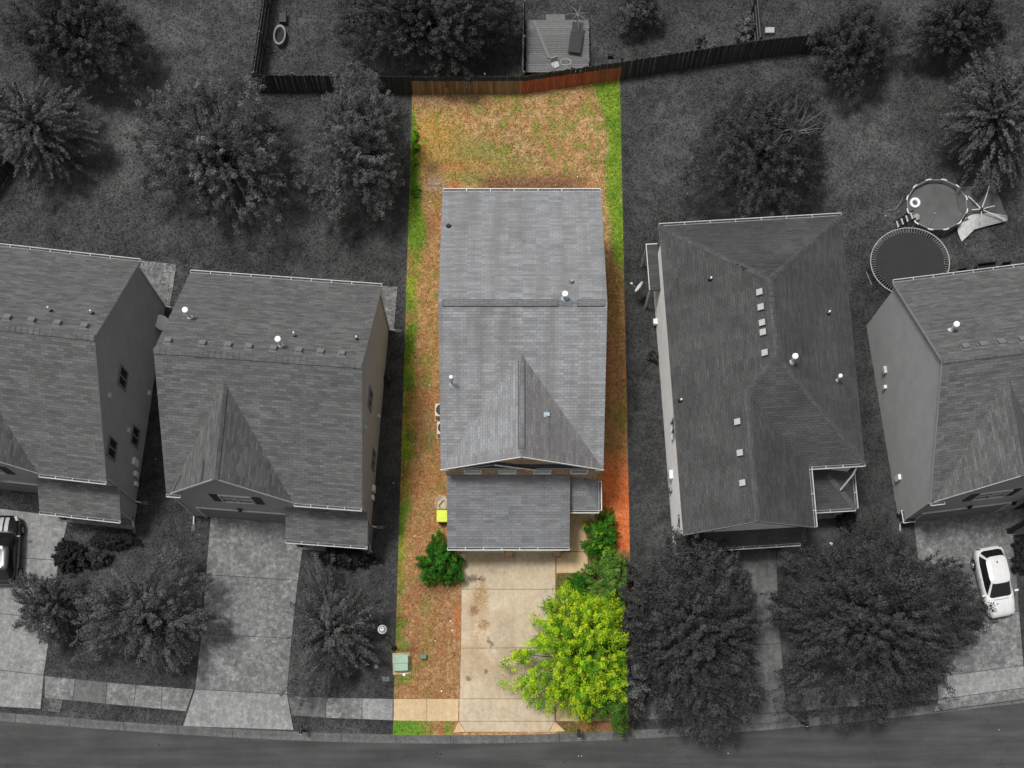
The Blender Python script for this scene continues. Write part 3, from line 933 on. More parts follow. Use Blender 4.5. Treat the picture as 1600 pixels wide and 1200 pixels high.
# ------------------------------------------------------------------ the three alike grey houses
def tract_house(cx, cy, th, label, vents, pipes, flues, side_windows, side_boxes, spare=()):
    h = empty('house', (cx, cy, 0), R(th), label, 'house', 'grey two-storey houses with hooded roof vents')
    W, D, ze, zr = 5.22, 6.17, 5.4, 9.9
    k = (zr - ze) / D
    wx, wy = 5.08, 5.98
    trim, sid = M['grey_trim'], M['siding_grey']
    gx, gw, zg = -1.75, 3.30, 9.1
    yb = -(zr - zg) / k
    # walls
    mb = MB()
    zt = ze + (D - wy) * k - 0.11
    zp = zr - 0.11 - 0.02
    mb.poly([(wx, -wy, 0), (wx, wy, 0), (wx, wy, zt), (wx, 0, zp), (wx, -wy, zt)])
    mb.poly([(-wx, wy, 0), (-wx, -wy, 0), (-wx, -wy, zt), (-wx, 0, zp), (-wx, wy, zt)])
    mb.poly([(wx, wy, 0), (-wx, wy, 0), (-wx, wy, zt), (wx, wy, zt)])
    mb.poly([(-wx, -wy, 0), (wx, -wy, 0), (wx, -wy, zt), (1.45, -wy, zt), (gx, -wy, zg - 0.15), (-4.95, -wy, zt), (-wx, -wy, zt)])
    mb.build('wall', sid, h)
    # bump-out room under the porch roof
    mb = MB()
    mb.poly([(5.05, -6.95, 0), (5.05, -wy, 0), (5.05, -wy, 3.5), (5.05, -6.95, 2.95)])
    mb.poly([(2.9, -6.95, 0), (5.05, -6.95, 0), (5.05, -6.95, 2.95), (2.9, -6.95, 2.95)])
    mb.poly([(2.9, -wy, 0), (2.9, -6.95, 0), (2.9, -6.95, 2.95), (2.9, -wy, 3.5)])
    mb.build('bay_wall', sid, h)
    # roof
    xe = gx + gw - 0.12
    xs_ = gx - gw + 0.30
    yc_ = -D + 0.10
    planes = [[(xe, -D, ze), (W, -D, ze), (W, 0, zr), (xe, 0, zr)], [(-W, -D, ze), (xs_, -D, ze), (xs_, 0, zr), (-W, 0, zr)],
              [(xs_, yc_ + 0.3, ze + 0.4 * k), (xe, yc_ + 0.3, ze + 0.4 * k), (xe, 0, zr), (xs_, 0, zr)],
              [(W, D, ze), (-W, D, ze), (-W, 0, zr), (W, 0, zr)],
              [(gx - gw - 0.05, -D + 0.06, ze - 0.04), (gx, -D + 0.06, zg), (gx, yb, zg)],
              [(gx, -D + 0.06, zg), (gx + gw + 0.05, -D + 0.06, ze - 0.04), (gx, yb, zg)]]
    rf = roof_mesh(planes, [M['shingle_grey'], trim, sid], h)
    ridge_caps(rf, (-W, 0, zr), (W, 0, zr), M['cap_grey'])
    ridge_caps(rf, (gx, -D + 0.06, zg), (gx, yb, zg), M['cap_grey'], 0.16, 0.15)
    for (x, y) in vents: box_vent(rf, (x, y, zr - y * k), (0, 1), k, M['vent_grey'], M['vent_grey'], 0.17)
    for (x, y, s) in pipes: pipe_vent(rf, (x, y, zr - y * k), 0.5 * s, 0.045)
    for (x, y, s) in flues: flue(rf, (x, y, zr - y * k), s)
    # darker replacement shingles
    for (pts) in spare:
        mb = MB()
        mb.poly(pts)
        mb.build('replaced_shingle', M['vent_dark'], rf)
    # porch roof
    pr_ = roof_mesh([[(0.80, -7.62, 2.75), (5.33, -7.62, 2.75), (5.33, -wy + 0.01, 3.80), (0.80, -wy + 0.01, 3.80)]], [M['shingle_grey'], trim, sid], h, 0.10, 'porch_roof')
    gutter(h, (0.80, -7.62, 2.74), (5.33, -7.62, 2.74), (0, -1, 0), trim)
    gutter(h, (-W, D, ze), (W, D, ze), (0, 1, 0), trim, 1.1)
    gutter(h, (1.6, -D, ze), (W, -D, ze), (0, -1, 0), trim, 0.9)
    gutter(h, (-W, -D, ze), (-W + 0.75, -D, ze), (0, -1, 0), trim, 0.9)
    # rake boards
    for x in (-W + 0.02, W - 0.02):
        for y in (-1, 1):
            mb = MB()
            mb.beam((x, y * D, ze - 0.10), (x, 0, zr - 0.10), 0.05, 0.16)
            mb.build('rake_board', sid, h)
    mb = MB()
    for s_ in (-1, 1):
        mb.beam((gx + s_ * gw, -D + 0.04, ze - 0.10), (gx, -D + 0.04, zg - 0.09), 0.03, 0.14)
    mb.build('gable_trim', trim, h)
    # front: garage, window with shutters, porch column
    garage_door(h, -4.40, 0.45, -wy - 0.02, 2.1, M['door_panel'], trim)
    window(h, (-1.62, -wy, 4.72), (1, 0, 0), (0, -1, 0), 1.70, 1.30, trim, M['win_dark'], 'vh')
    shutter(h, (-2.78, -wy - 0.003, 4.72), (1, 0, 0), (0, -1, 0), 0.42, 1.38)
    shutter(h, (-0.46, -wy - 0.003, 4.72), (1, 0, 0), (0, -1, 0), 0.42, 1.38)
    mb = MB()
    mb.box((0.98, -7.36, 0), (1.22, -7.12, 2.66)).box((0.94, -7.40, 0), (1.26, -7.08, 0.22)).box((0.94, -7.40, 2.52), (1.26, -7.08, 2.64))
    mb.build('porch_column', M['shutter'], h)
    mb = MB()
    mb.box((0.7, -7.5, 0), (5.2, -wy, 0.12))
    mb.build('porch_floor', M['conc_grey'], h)
    mb = MB()
    mb.box((1.55, -wy - 0.05, 0.12), (2.5, -wy + 0.02, 2.2))
    dr = mb.build('door', M['shutter'], h)
    mb = MB()
    mb.lathe([(0, -0.03), (0.03, -0.02), (0.03, 0.02), (0, 0.03)], 8, (2.38, -wy - 0.08, 1.15))
    mb.build('handle', M['metal_light'], dr)
    for x, z in ((-1.95, 2.45), (0.75, 2.0)):
        mb = MB()
        mb.box((x - 0.07, -wy - 0.16, z - 0.12), (x + 0.07, -wy - 0.02, z + 0.12)).box((x - 0.14, -wy - 0.08, z + 0.10), (x + 0.14, -wy, z + 0.16))
        mb.build('wall_lamp', M['black'], h)
    downspout(h, (-W + 0.08, -D - 0.06, ze - 0.1), (-wx - 0.05, -wy - 0.05, ze - 0.5), (-wx - 0.05, -wy - 0.5, 0.1), trim)
    downspout(h, (W - 0.08, -D - 0.06, ze - 0.1), (wx + 0.05, -wy + 0.10, ze - 0.5), (wx + 0.30, -wy + 0.10, 0.1), trim)
    downspout(h, (5.25, -7.68, 2.65), (5.12, -7.02, 2.35), (5.2, -7.35, 0.1), trim)
    downspout(h, (W - 0.08, D + 0.06, ze - 0.1), (wx + 0.05, wy - 0.05, ze - 0.5), (wx + 0.35, wy - 0.05, 0.1), trim)
    for sd_, y, z, wd, ht in side_windows:
        window(h, (sd_ * wx, y, z), (0, sd_, 0), (sd_, 0, 0), wd, ht, M['door_panel'], M['win_dark'], 'v')
    for sd_, y, z, a, b, nm in side_boxes:
        wall_box(h, (sd_ * (wx + 0.08), y, z), (0.08, a, b), nm, M['metal_light'] if nm != 'wall_vent' else M['grey_trim'])
    # back patio
    mb = MB()
    mb.box((2.3, 5.9, -0.1), (5.38, 8.6, 0.06))
    mb.build('patio_slab', M['conc_grey'], h)
    return h

H1 = tract_house(-25.76, 24.09, -6.5, 'grey two-storey house beside the black striped car, satellite dish at its rear corner',
    [(0.53, 0.62), (1.77, 0.62), (3.09, 0.62), (4.46, 0.62), (-0.9, 0.62)], [(2.35, 1.55, 1), (4.43, 1.7, 0.8)], [],
    [(1, -0.27, 5.0, 1.0, 1.25), (1, -4.22, 5.0, 1.0, 1.25), (1, -2.52, 1.8, 1.0, 1.25)],
    [(1, -1.84, 6.6, 0.13, 0.10, 'wall_vent'), (1, 0.44, 0.7, 0.13, 0.10, 'wall_vent'), (1, -2.56, 3.1, 0.13, 0.1, 'wall_vent'), (1, -3.86, 1.3, 0.2, 0.35, 'meter_box'), (1, -4.45, 0.9, 0.14, 0.22, 'meter_box'), (1, -4.95, 0.6, 0.12, 0.18, 'cable_box')])
dish(H1, (5.3, 4.6, 0.45), (0.45, 0.2, 0.75), 0.5)
H2 = tract_house(-12.38, 22.46, -4.3, 'grey two-storey house with a row of eight hooded vents along its ridge',
    [(-4.69, .62), (-2.95, .62), (-1.65, .62), (-0.6, .62), (0.64, .62), (1.92, .62), (3.02, .62), (4.09, .62)], [(1.48, 1.75, 1), (4.64, 1.85, 0.8)], [(0.95, 0.95, 0.8), (-4.15, 2.55, 0.9)],
    [(1, -0.09, 5.2, 1.0, 1.25), (1, -2.45, 1.9, 1.0, 1.25)],
    [(1, -2.06, 6.4, 0.1, 0.1, 'wall_vent'), (1, 0.19, 1.63, 0.1, 0.1, 'wall_vent'), (1, -3.87, 0.9, 0.18, 0.3, 'meter_box'), (1, -4.39, 0.9, 0.12, 0.2, 'meter_box')],
    spare=[[(x, y, 9.115 + (x + 1.75) * 1.116) for x, y in q] for q in ([(-4.82, -6.05), (-4.70, -6.05), (-4.22, -5.30), (-4.32, -5.30)], [(-2.72, -6.05), (-2.60, -6.05), (-2.60, -4.95), (-2.72, -4.95)])])
H4 = tract_house(27.0, 22.99, 7.3, 'grey two-storey house with the white car parked on its drive',
    [(-3.79, .62), (-2.89, .62), (-1.96, .62), (-0.87, .62), (0.4, .62), (1.7, .62)], [(1.4, 1.8, 1)], [(-3.91, 2.0, 0.7)],
    [], [(-1, 2.54, 1.9, 0.2, 0.14, 'wall_vent'), (-1, 1.68, 1.48, 0.1, 0.14, 'cable_box'), (-1, -3.6, 1.2, 0.16, 0.3, 'meter_box')])

# ------------------------------------------------------------------ house with the hip roof
def hip_house():
    h = empty('house', (13.9, 23.4, 0), R(3.5), 'dark hip-roofed house with pale square roof vents and a small side porch', 'house')
    ze, k = 5.3, 0.62
    zr = ze + 5 * k
    yb, yf = 8.62, -5.32          # rear eave, front eave of the main block
    r0, r1 = yb - 4.75, yf + 5.1  # ridge ends
    wl, wr = -5.0, 2.0            # garage wing
    wc, hw = (wl + wr) / 2, (wr - wl) / 2
    zw = ze + hw * k
    fw = -8.6
    # where the wing ridge meets the front hip slope: front slope rises kf per metre
    kf = (zr - ze) / (r1 - yf)
    ym = yf + (zw - ze) / kf
    trim, sid = M['grey_trim'], M['siding_pale']
    top, trm = M['shingle_plain'], M['vent_grey']
    L = [(-5, fw, ze), (wc, fw, zw), (wc, ym, zw), (0, r1, zr), (0, r0, zr), (-5, yb, ze)]
    Rr = [(5, yb, ze), (0, r0, zr), (0, r1, zr), (5, yf, ze)]
    Bk = [(-5, yb, ze), (0, r0, zr), (5, yb, ze)]
    Fr = [(5, yf, ze), (0, r1, zr), (wc, ym, zw), (wr, yf, ze)]
    Wr = [(wr, fw, ze), (wr, yf, ze), (wc, ym, zw), (wc, fw, zw)]
    rf = roof_mesh([L, Rr, Bk, Fr, Wr], [top, trim, sid], h)
    for a, b in (((-5, yb, ze), (0, r0, zr)), ((5, yb, ze), (0, r0, zr)), ((0, r0, zr), (0, r1, zr)), ((5, yf, ze), (0, r1, zr)), ((wc, ym, zw), (0, r1, zr)), ((wc, fw, zw), (wc, ym, zw))):
        ridge_caps(rf, a, b, M['cap_plain'], 0.15, 0.07)
    for y in (3.28, 2.47, 1.63, 1.12, 0.02):
        box_vent(rf, (-0.47, y, zr - 0.47 * k), (-1, 0), k, M['vent_dark'], M['vent_light'], 0.16)
    for y in (-3.24, -4.9, -6.5):
        box_vent(rf, (wc - 0.47, y, zw - 0.47 * k), (-1, 0), k, M['vent_dark'], M['vent_light'], 0.16)
    for x, y in ((-2.74, 4.77), (-4.62, -1.35)): pipe_vent(rf, (x, y, zr + x * k), 0.3, 0.05)
    pipe_vent(rf, (3.48, 2.71, zr - 3.48 * k), 0.35, 0.05)
    flue(rf, (0.85, -0.45, zr - 0.85 * k), 0.75)
    flue(rf, (3.65, -0.95, zr - 3.65 * k), 0.6, 0.05, 0.11)
    # missing tabs: dark felt strips
    random.seed(5)
    def strip(x0, x1, y0, y1, plane):
        mb = MB()
        zf = {'L': lambda x, y: zr + x * k, 'W': lambda x, y: zw + (x - wc) * k, 'B': lambda x, y: zr - (y - r0) * (zr - ze) / (yb - r0)}[plane]
        P = [(x0, y0), (x1, y0), (x1, y1), (x0, y1)]
        mb.poly([(x, y, zf(x, y) + 0.006) for x, y in P])
        mb.build('bare_patch', M['vent_dark'], rf)
    for (x, y, w_) in ((-0.9, 4.9, 0.8), (-0.2, 4.82, 1.0), (0.55, 5.0, 1.2), (0.2, 4.66, 0.9), (-1.3, 5.1, 0.4), (2.2, 7.5, 0.9), (0.3, 4.45, 0.6), (-1.1, 4.75, 0.3)):
        strip(x - w_ / 2, x + w_ / 2, y, y + 0.09, 'B')
    for (x, y, l_) in ((-3.75, 5.6, 0.9), (-3.62, 5.3, 0.9), (-1.45, 4.9, 0.3)): strip(x, x + 0.12, y, y + l_, 'L')
    for (x, y, l_) in ((-1.95, -4.2, 0.7), (-1.90, -5.9, 0.8), (-2.05, -6.2, 0.6), (-1.75, -6.1, 1.1), (-1.95, -7.5, 0.35)): strip(x, x + 0.10, y, y + l_, 'W')
    # walls
    a = 0.26
    mb = MB()
    X0, X1, Y1 = -5 + a, 5 - a, yb - a
    Yf, Yw, Xw = yf + a, fw + 0.45, wr - a
    zt = ze + 0.03
    for p, q in (((X0, Y1), (X0, Yw)), ((X0, Yw), (Xw, Yw)), ((Xw, Yw), (Xw, Yf)), ((Xw, Yf), (X1, Yf)), ((X1, Yf), (X1, Y1)), ((X1, Y1), (X0, Y1))):
        mb.poly([(p[0], p[1], 0), (q[0], q[1], 0), (q[0], q[1], zt), (p[0], p[1], zt)])
    mb.poly([(X0, Yw, zt), (Xw, Yw, zt), (wc, Yw, zw - 0.25)])
    mb.build('wall', sid, h)
    # pent roof above the garage doors
    roof_mesh([[(-4.9, fw - 0.28, 2.75), (1.85, fw - 0.28, 2.75), (1.85, Yw - 0.002, 3.55), (-4.9, Yw - 0.002, 3.55)]], [top, trim, sid], h, 0.08, 'pent_roof')
    gutter(h, (-4.9, fw - 0.28, 2.74), (1.85, fw - 0.28, 2.74), (0, -1, 0), trim)
    mb = MB()
    mb.beam((-5, fw - 0.02, ze - 0.08), (wc, fw - 0.02, zw - 0.08), 0.03, 0.16)
    mb.beam((wr, fw - 0.02, ze - 0.08), (wc, fw - 0.02, zw - 0.08), 0.03, 0.16)
    mb.build('gable_trim', trm, h)
    for x in (-1.85, 1.1):
        mb = MB()
        mb.box((x - 0.28, Yw - 0.45, 0), (x + 0.28, Yw + 0.05, 2.6)).box((x - 0.34, Yw - 0.5, 0), (x + 0.34, Yw + 0.02, 0.25))
        mb.build('brick_pier', M['brick_grey'], h)
    garage_door(h, -4.5, -2.2, Yw - 0.02, 2.1, M['door_panel'], trim)
    garage_door(h, -1.45, 0.75, Yw - 0.02, 2.1, M['door_panel'], trim)
    # gutters
    gutter(h, (-5, yb, ze), (5, yb, ze), (0, 1, 0), trim, 1.4)
    gutter(h, (wr, yf, ze), (5, yf, ze), (0, -1, 0), trim)
    gutter(h, (wr, fw, ze), (wr, yf, ze), (1, 0, 0), trim)
    # side porch with its own hip roof
    x0, x1, y0, y1 = Xw + 0.002, 5.06, -7.12, Yf - 0.002
    zp, zq = 2.8, 3.65
    A, B, C_, D_ = (x0, y0, zp), (x1, y0, zp), (x1, y1, zp), (x0, y1, zp)
    hp = (x1 - 1.6, y0 + 1.75, zq)
    roof_mesh([[A, B, hp, (x0, y0 + 1.75, zq)], [B, C_, (x1 - 1.6, y1, zq), hp], [(x0, y0 + 1.75, zq), hp, (x1 - 1.6, y1, zq), (x0, y1, zq)]], [top, trim, sid], h, 0.09, 'porch_roof')
    ridge_caps(rf, B, hp, M['cap_grey'], 0.14, 0.05)
    gutter(h, (x0 + .1, y0, zp), (x1, y0, zp), (0, -1, 0), trim)
    gutter(h, (x1, y0, zp), (x1, y1, zp), (1, 0, 0), trim)
    mb = MB()
    mb.box((x0, y0 + 0.15, 0), (x1 - 0.1, y1, 0.14))
    mb.build('porch_floor', M['conc_pale'], h)
    mb = MB()
    mb.box((x1 - 0.42, y0 + 0.2, 0.14), (x1 - 0.18, y0 + 0.44, 2.7)).box((x1 - 0.47, y0 + 0.15, 0.14), (x1 - 0.13, y0 + 0.49, 0.35))
    mb.build('porch_column', trim, h)
    mb = MB()
    mb.lathe([(0.25, 0.14), (0.33, 0.5), (0.30, 0.55), (0.22, 0.5), (0, 0.5)], 12, (x0 + 0.95, y0 + 0.5, 0))
    mb.build('planter', M['black'], h)
    mb = MB()
    mb.tube([(4.6, yf - 0.06, ze - 0.12), (4.55, yf - 0.35, 4.6), (4.1, yf - 0.9, 3.5)], 0.05, 6)
    mb.build('downspout', trim, h)
    # side wall: window, meters, lean-to strip at the rear corner, dish
    window(h, (X0, -2.2, 3.4), (0, -1, 0), (-1, 0, 0), 1.0, 1.3, trim, M['win_dark'], 'v')
    wall_box(h, (X0 - 0.1, -4.3, 1.5), (0.1, 0.25, 0.35), 'meter_box', M['metal_light'])
    wall_box(h, (X0 - 0.08, -5.0, 1.0), (0.08, 0.12, 0.3), 'cable_box', M['metal_mid'])
    wall_box(h, (X0 - 0.12, 5.2, 0.5), (0.12, 0.16, 0.14), 'wall_vent', M['metal_light'])
    mb = MB()
    mb.box((-5.40, 6.2, 2.5), (X0 - 0.002, 8.95, 2.6))
    mb.box((-5.40, 6.2, 2.6), (-5.35, 8.95, 2.66), 1).box((-5.35, 8.89, 2.6), (X0 - 0.002, 8.95, 2.66), 1)
    mb.box((-5.38, 8.80, 0), (-5.28, 8.90, 2.5), 1).box((-5.38, 6.25, 0), (-5.28, 6.35, 2.5), 1)
    mb.build('lean_to', [M['shingle_plain'], trim], h)
    return h
H3 = hip_house()
dish(H3, (-5.75, 6.85, 1.2), (-0.75, 0.5, 0.35), 0.36)
mb = MB()
mb.tube([(-5.75, 6.85, 0), (-5.75, 6.85, 1.2)], 0.03, 6)
mb.build('mast_post', M['metal_mid'], H3)

# ------------------------------------------------------------------ the coloured house in the middle
def main_house():
    h = empty('house', (0.88, 25.78, 0), 0, 'slate-blue roofed brick-fronted house on the coloured lot', 'house')
    W, D, ze, zr = 4.33, 7.82, 5.5, 8.8
    k = (zr - ze) / D
    top, trim = M['shingle_slate'], M['white_trim']
    brk = M['brick_tan']
    wx, wf, wb = 4.12, -7.62, 7.5
    gx, zg = -0.06, 7.82
    yb = -(zr - zg) / k
    kg = (zg - ze) / (W - 0.06)
    Df = 7.74
    planes = [[(-W, -Df, zr - Df * k), (W, -Df, zr - Df * k), (W, 0, zr), (-W, 0, zr)],
              [(W, D, ze), (-W, D, ze), (-W, 0, zr), (W, 0, zr)],
              [(-W - 0.0, -Df - 0.03, ze + 0.02), (gx, -Df - 0.03, zg), (gx, yb, zg)],
              [(gx, -Df - 0.03, zg), (W, -Df - 0.03, ze + 0.02), (gx, yb, zg)]]
    rf = roof_mesh(planes, [top, trim, trim, M['shingle_streaked'], M['shingle_brown_shaded']], h, tops=[3, 0, 0, 4])
    # ridge vents: raised strips with dark sides
    def ridge_vent(x0, x1):
        v = MB()
        n = max(3, int((x1 - x0) / 0.31))
        for i in range(n):
            a, b = x0 + (x1 - x0) * i / n, x0 + (x1 - x0) * (i + 1) / n
            z = 0.05 + 0.012 * (i % 2)
            for s_ in (-1, 1):
                q = [(a, 0, zr + z), (b, 0, zr + z), (b, s_ * 0.16, zr + z - 0.055), (a, s_ * 0.16, zr + z - 0.055)]
                v.poly(q if s_ < 0 else q[::-1], 0)
        v.box((x0, -0.175, zr - 0.09), (x1, -0.150, zr + 0.012), 1).box((x0, 0.150, zr - 0.09), (x1, 0.175, zr + 0.012), 1)
        v.box((x0 - 0.02, -0.15, zr - 0.06), (x0, 0.15, zr + 0.03), 1).box((x1, -0.15, zr - 0.06), (x1 + 0.02, 0.15, zr + 0.03), 1)
        v.build('ridge_vent', [M['cap_slate'], M['vent_dark']], rf)
    ridge_vent(-4.10, 1.80)
    ridge_vent(2.80, 4.18)
    ridge_caps(rf, (1.83, 0, zr), (2.78, 0, zr), M['cap_slate'], 0.16, 0.06)
    v = MB()
    n = 18
    y0, y1 = -7.35, yb - 0.35
    for i in range(n):
        a, b = y0 + (y1 - y0) * i / n, y0 + (y1 - y0) * (i + 1) / n
        z = 0.05 + 0.008 * (i % 2)
        for s_ in (-1, 1):
            q = [(gx, a, zg + z), (gx, b, zg + z), (gx + s_ * 0.15, b, zg + z - 0.07), (gx + s_ * 0.15, a, zg + z - 0.07)]
            v.poly(q if s_ > 0 and False else (q[::-1] if s_ > 0 else q), 0)
    v.box((gx - 0.17, y0, zg - 0.12), (gx - 0.145, y1, zg + 0.0), 1).box((gx + 0.145, y0, zg - 0.12), (gx + 0.17, y1, zg + 0.0), 1)
    v.build('ridge_vent', [M['cap_slate'], M['vent_dark']], rf)
    ridge_caps(rf, (gx, y1 + 0.02, zg), (gx, yb, zg), M['cap_slate'], 0.14, 0.07)
    ridge_caps(rf, (gx, -Df - 0.03, zg), (gx, y0 - 0.02, zg), M['cap_slate'], 0.14, 0.07)
    # pipes and flues
    flue(rf, (2.14, 0.25, zr - 0.25 * k), 0.55, 0.10, 0.16, M['vent_blue'])
    pipe_vent(rf, (2.53, 1.35, zr - 1.35 * k), 0.3, 0.07, M['vent_light'], M['vent_grey'])
    pipe_vent(rf, (-3.93, 5.23, zr - 5.23 * k), 0.22, 0.07, M['vent_dark'], M['vent_dark'])
    flue(rf, (-3.68, -3.72, zr - 3.72 * k), 0.95, 0.075, 0.10, M['vent_blue'])
    box_vent(rf, (1.22, -5.33, zg - 1.26 * kg), (1, 0), kg, M['vent_blue'], M['vent_blue'], 0.10)
    # gutters and rake boards
    gutter(h, (-W + 0.02, D, ze), (W - 0.02, D, ze), (0, 1, 0), trim, 1.3)
    for s_ in (-1, 1):
        for e_ in (-D, D):
            mb = MB()
            mb.beam((s_ * (W - 0.03), e_, ze - 0.10), (s_ * (W - 0.03), 0, zr - 0.10), 0.05, 0.14)
            mb.build('rake_board', M['vent_grey'], h)
    mb = MB()
    mb.beam((-W, -Df - 0.05, ze - 0.06), (gx, -Df - 0.05, zg - 0.05), 0.03, 0.14)
    mb.beam((W, -Df - 0.05, ze - 0.06), (gx, -Df - 0.05, zg - 0.05), 0.03, 0.14)
    for s_ in (-1, 1):
        mb.box((min(s_ * W, s_ * (W - 0.42)), -Df - 0.08, ze - 0.14), (max(s_ * W, s_ * (W - 0.42)), -Df + 0.10, ze - 0.02))
    mb.build('gable_trim', trim, h)
    # walls
    mb = MB()
    zt = ze - 0.02
    zs = ze + (D - wb) * k - 0.12
    mb.poly([(-wx, wf, 0), (wx, wf, 0), (wx, wf, zt), (gx, wf, zg - 0.14), (-wx, wf, zt)], 1)
    mb.poly([(wx, wf, 0), (wx, wb, 0), (wx, wb, zs), (wx, 0, zr - 0.12), (wx, wf, zt)], 0)
    mb.poly([(-wx, wb, 0), (-wx, wf, 0), (-wx, wf, zt), (-wx, 0, zr - 0.12), (-wx, wb, zs)], 0)
    mb.poly([(wx, wb, 0), (-wx, wb, 0), (-wx, wb, zs), (wx, wb, zs)], 0)
    mb.build('wall', [siding('cream_lap_siding', s2l((190, 178, 158))), brk], h)
    # shingled strip across the gable foot and the small gable set on it
    zp0, zp1 = ze - 0.10, ze + 0.50
    roof_mesh([[(-4.05, wf - 0.13, zp0), (4.05, wf - 0.13, zp0), (3.0, wf - 0.003, zp1), (-3.0, wf - 0.003, zp1)]], [M['shingle_dark'], M['vent_grey'], trim], h, 0.05, 'pent_roof')
    sx0, sx1, sp, zsp = -3.95, 0.80, -1.45, ze + 0.95
    roof_mesh([[(sx0, wf - 0.17, ze - 0.05), (sp, wf - 0.17, zsp), (sp, wf - 0.003, zsp)],
               [(sp, wf - 0.17, zsp), (sx1, wf - 0.17, ze - 0.02), (sx1, wf - 0.003, ze - 0.02), (sp, wf - 0.003, zsp)]], [M['shingle_dark'], trim, trim], h, 0.06, 'small_gable_roof')
    mb = MB()
    mb.beam((sp, wf - 0.19, zsp - 0.02), (sx1, wf - 0.19, ze - 0.04), 0.03, 0.11)
    mb.build('small_gable_trim', trim, h)
    # upper windows
    for x in (-2.65, -0.78, 1.10, 3.09):
        window(h, (x, wf, 4.86), (1, 0, 0), (0, -1, 0), 0.88, 0.95, trim, M['win_teal'] if x < 3 else M['win_dark'], 'h')
    # garage block
    gx0, gx1, gf = -4.10, 2.65, -11.05
    ge, gt = 2.75, 3.92
    roof_mesh([[(gx0, gf - 0.33, ge), (gx1, gf - 0.33, ge), (gx1, wf - 0.003, gt), (gx0, wf - 0.003, gt)]], [M['shingle_slate_shaded'], M['vent_grey'], trim], h, 0.10, 'garage_roof')
    gutter(h, (gx0, gf - 0.33, ge), (gx1, gf - 0.33, ge), (0, -1, 0), trim, 1.0)
    mb = MB()
    a, b = gx0 + 0.2, gx1 - 0.2
    zg0 = 2.78
    mb.poly([(a, gf, 0), (b, gf, 0), (b, gf, zg0), (a, gf, zg0)], 0)
    mb.poly([(b, gf, 0), (b, wf, 0), (b, wf, gt - 0.12), (b, gf, zg0)], 0)
    mb.poly([(a, wf, 0), (a, gf, 0), (a, gf, zg0), (a, wf, gt - 0.12)], 0)
    mb.build('garage_wall', [brk], h)
    for x in (-0.70, 2.05):
        mb = MB()
        mb.box((x - 0.2, gf - 0.28, 0), (x + 0.2, gf + 0.02, 2.6)).box((x - 0.26, gf - 0.34, 0), (x + 0.26, gf + 0.02, 0.18)).box((x - 0.25, gf - 0.33, 2.45), (x + 0.25, gf + 0.02, 2.6))
        mb.build('brick_pier', brk, h)
    garage_door(h, -3.55, -1.1, gf - 0.02, 2.2, M['door_white'], trim)
    garage_door(h, -0.4, 1.75, gf - 0.02, 2.2, M['door_white'], trim)
    # entrance porch with half-hip roof on the right
    px0, px1, py0, py1 = gx1 - 0.15, 4.30, -9.28, wf - 0.003
    pz0, pz1 = 2.72, 3.45
    hp = (px1 - 0.95, py1, pz1)
    roof_mesh([[(px0, py0, pz0), (px1, py0, pz0), hp, (px0, py1, pz1)], [(px1, py0, pz0), (px1, py1, pz0), hp]], [M['shingle_slate_shaded'], trim, trim], h, 0.09, 'porch_roof')
    gutter(h, (px0 + 0.16, py0, pz0), (px1, py0, pz0), (0, -1, 0), trim)
    gutter(h, (px1, py0, pz0), (px1, py1 - 0.0, pz0), (1, 0, 0), trim)
    mb = MB()
    mb.box((px1 - 0.34, py0 + 0.15, 0.1), (px1 - 0.12, py0 + 0.37, 2.62))
    mb.build('porch_column', trim, h)
    mb = MB()
    mb.box((px0 - 0.2, py0 + 0.05, 0), (px1 - 0.05, wf, 0.10))
    mb.build('porch_floor', M['conc_lot2'], h)
    mb = MB()
    mb.box((2.9, wf - 0.05, 0.1), (3.85, wf + 0.02, 2.2))
    mb.build('door', plain('brown_door', s2l((90, 52, 34)), 0.1, 5), h)
    # eave drip line: downspouts at the rear corners
    downspout(h, (-W + 0.1, D + 0.06, ze - 0.1), (-wx - 0.05, wb - 0.05, ze - 0.5), (-wx - 0.3, wb - 0.05, 0.1), trim)
    downspout(h, (W - 0.1, D + 0.06, ze - 0.1), (wx + 0.05, wb - 0.05, ze - 0.5), (wx + 0.3, wb - 0.05, 0.1), trim)
    return h
H0 = main_house()

# ------------------------------------------------------------------ fences
def wood(name, c, var=0.3, zsplit=None, ctop=None):
    m = NT(name, 0.9)
    p = m.pos()
    oi = m.n('ShaderNodeObjectInfo')
    f = m.mapr(oi.outputs['Random'], 0, 1, 1 - var, 1 + var)
    gr = m.mapr(m.noise(m.vscale(p, (14, 14, 1.6)), 1.0, 4), 0.3, 0.7, 0.72, 1.28)
    cc = m.mul(m.mul(c, f), gr)
    if zsplit is not None:
        sp = m.n('ShaderNodeSeparateXYZ'); m.l(p, sp.inputs[0])
        gt = m.n('ShaderNodeMath', operation='GREATER_THAN'); m.l(sp.outputs[2], gt.inputs[0]); gt.inputs[1].default_value = zsplit
        cc = m.mix(gt.outputs[0], cc, m.mul(ctop, gr))
    m.bump(m.noise(m.vscale(p, (30, 30, 3)), 1.0, 3), 0.4, 0.006)
    return m.col(cc)
M['fence_brown'] = wood('weathered_brown_wood', s2l((140, 116, 86)), 0.36, 1.34, s2l((58, 58, 60)))
M['fence_red'] = wood('red_stained_wood', s2l((164, 92, 60)), 0.2, 1.30, s2l((58, 58, 60)))
M['fence_grey'] = wood('dark_grey_wood', g(60), 0.3)
M['fence_rail'] = wood('grey_rail_wood', g(92), 0.2)
M['deck_wood'] = wood('pale_deck_wood', g(104), 0.14)

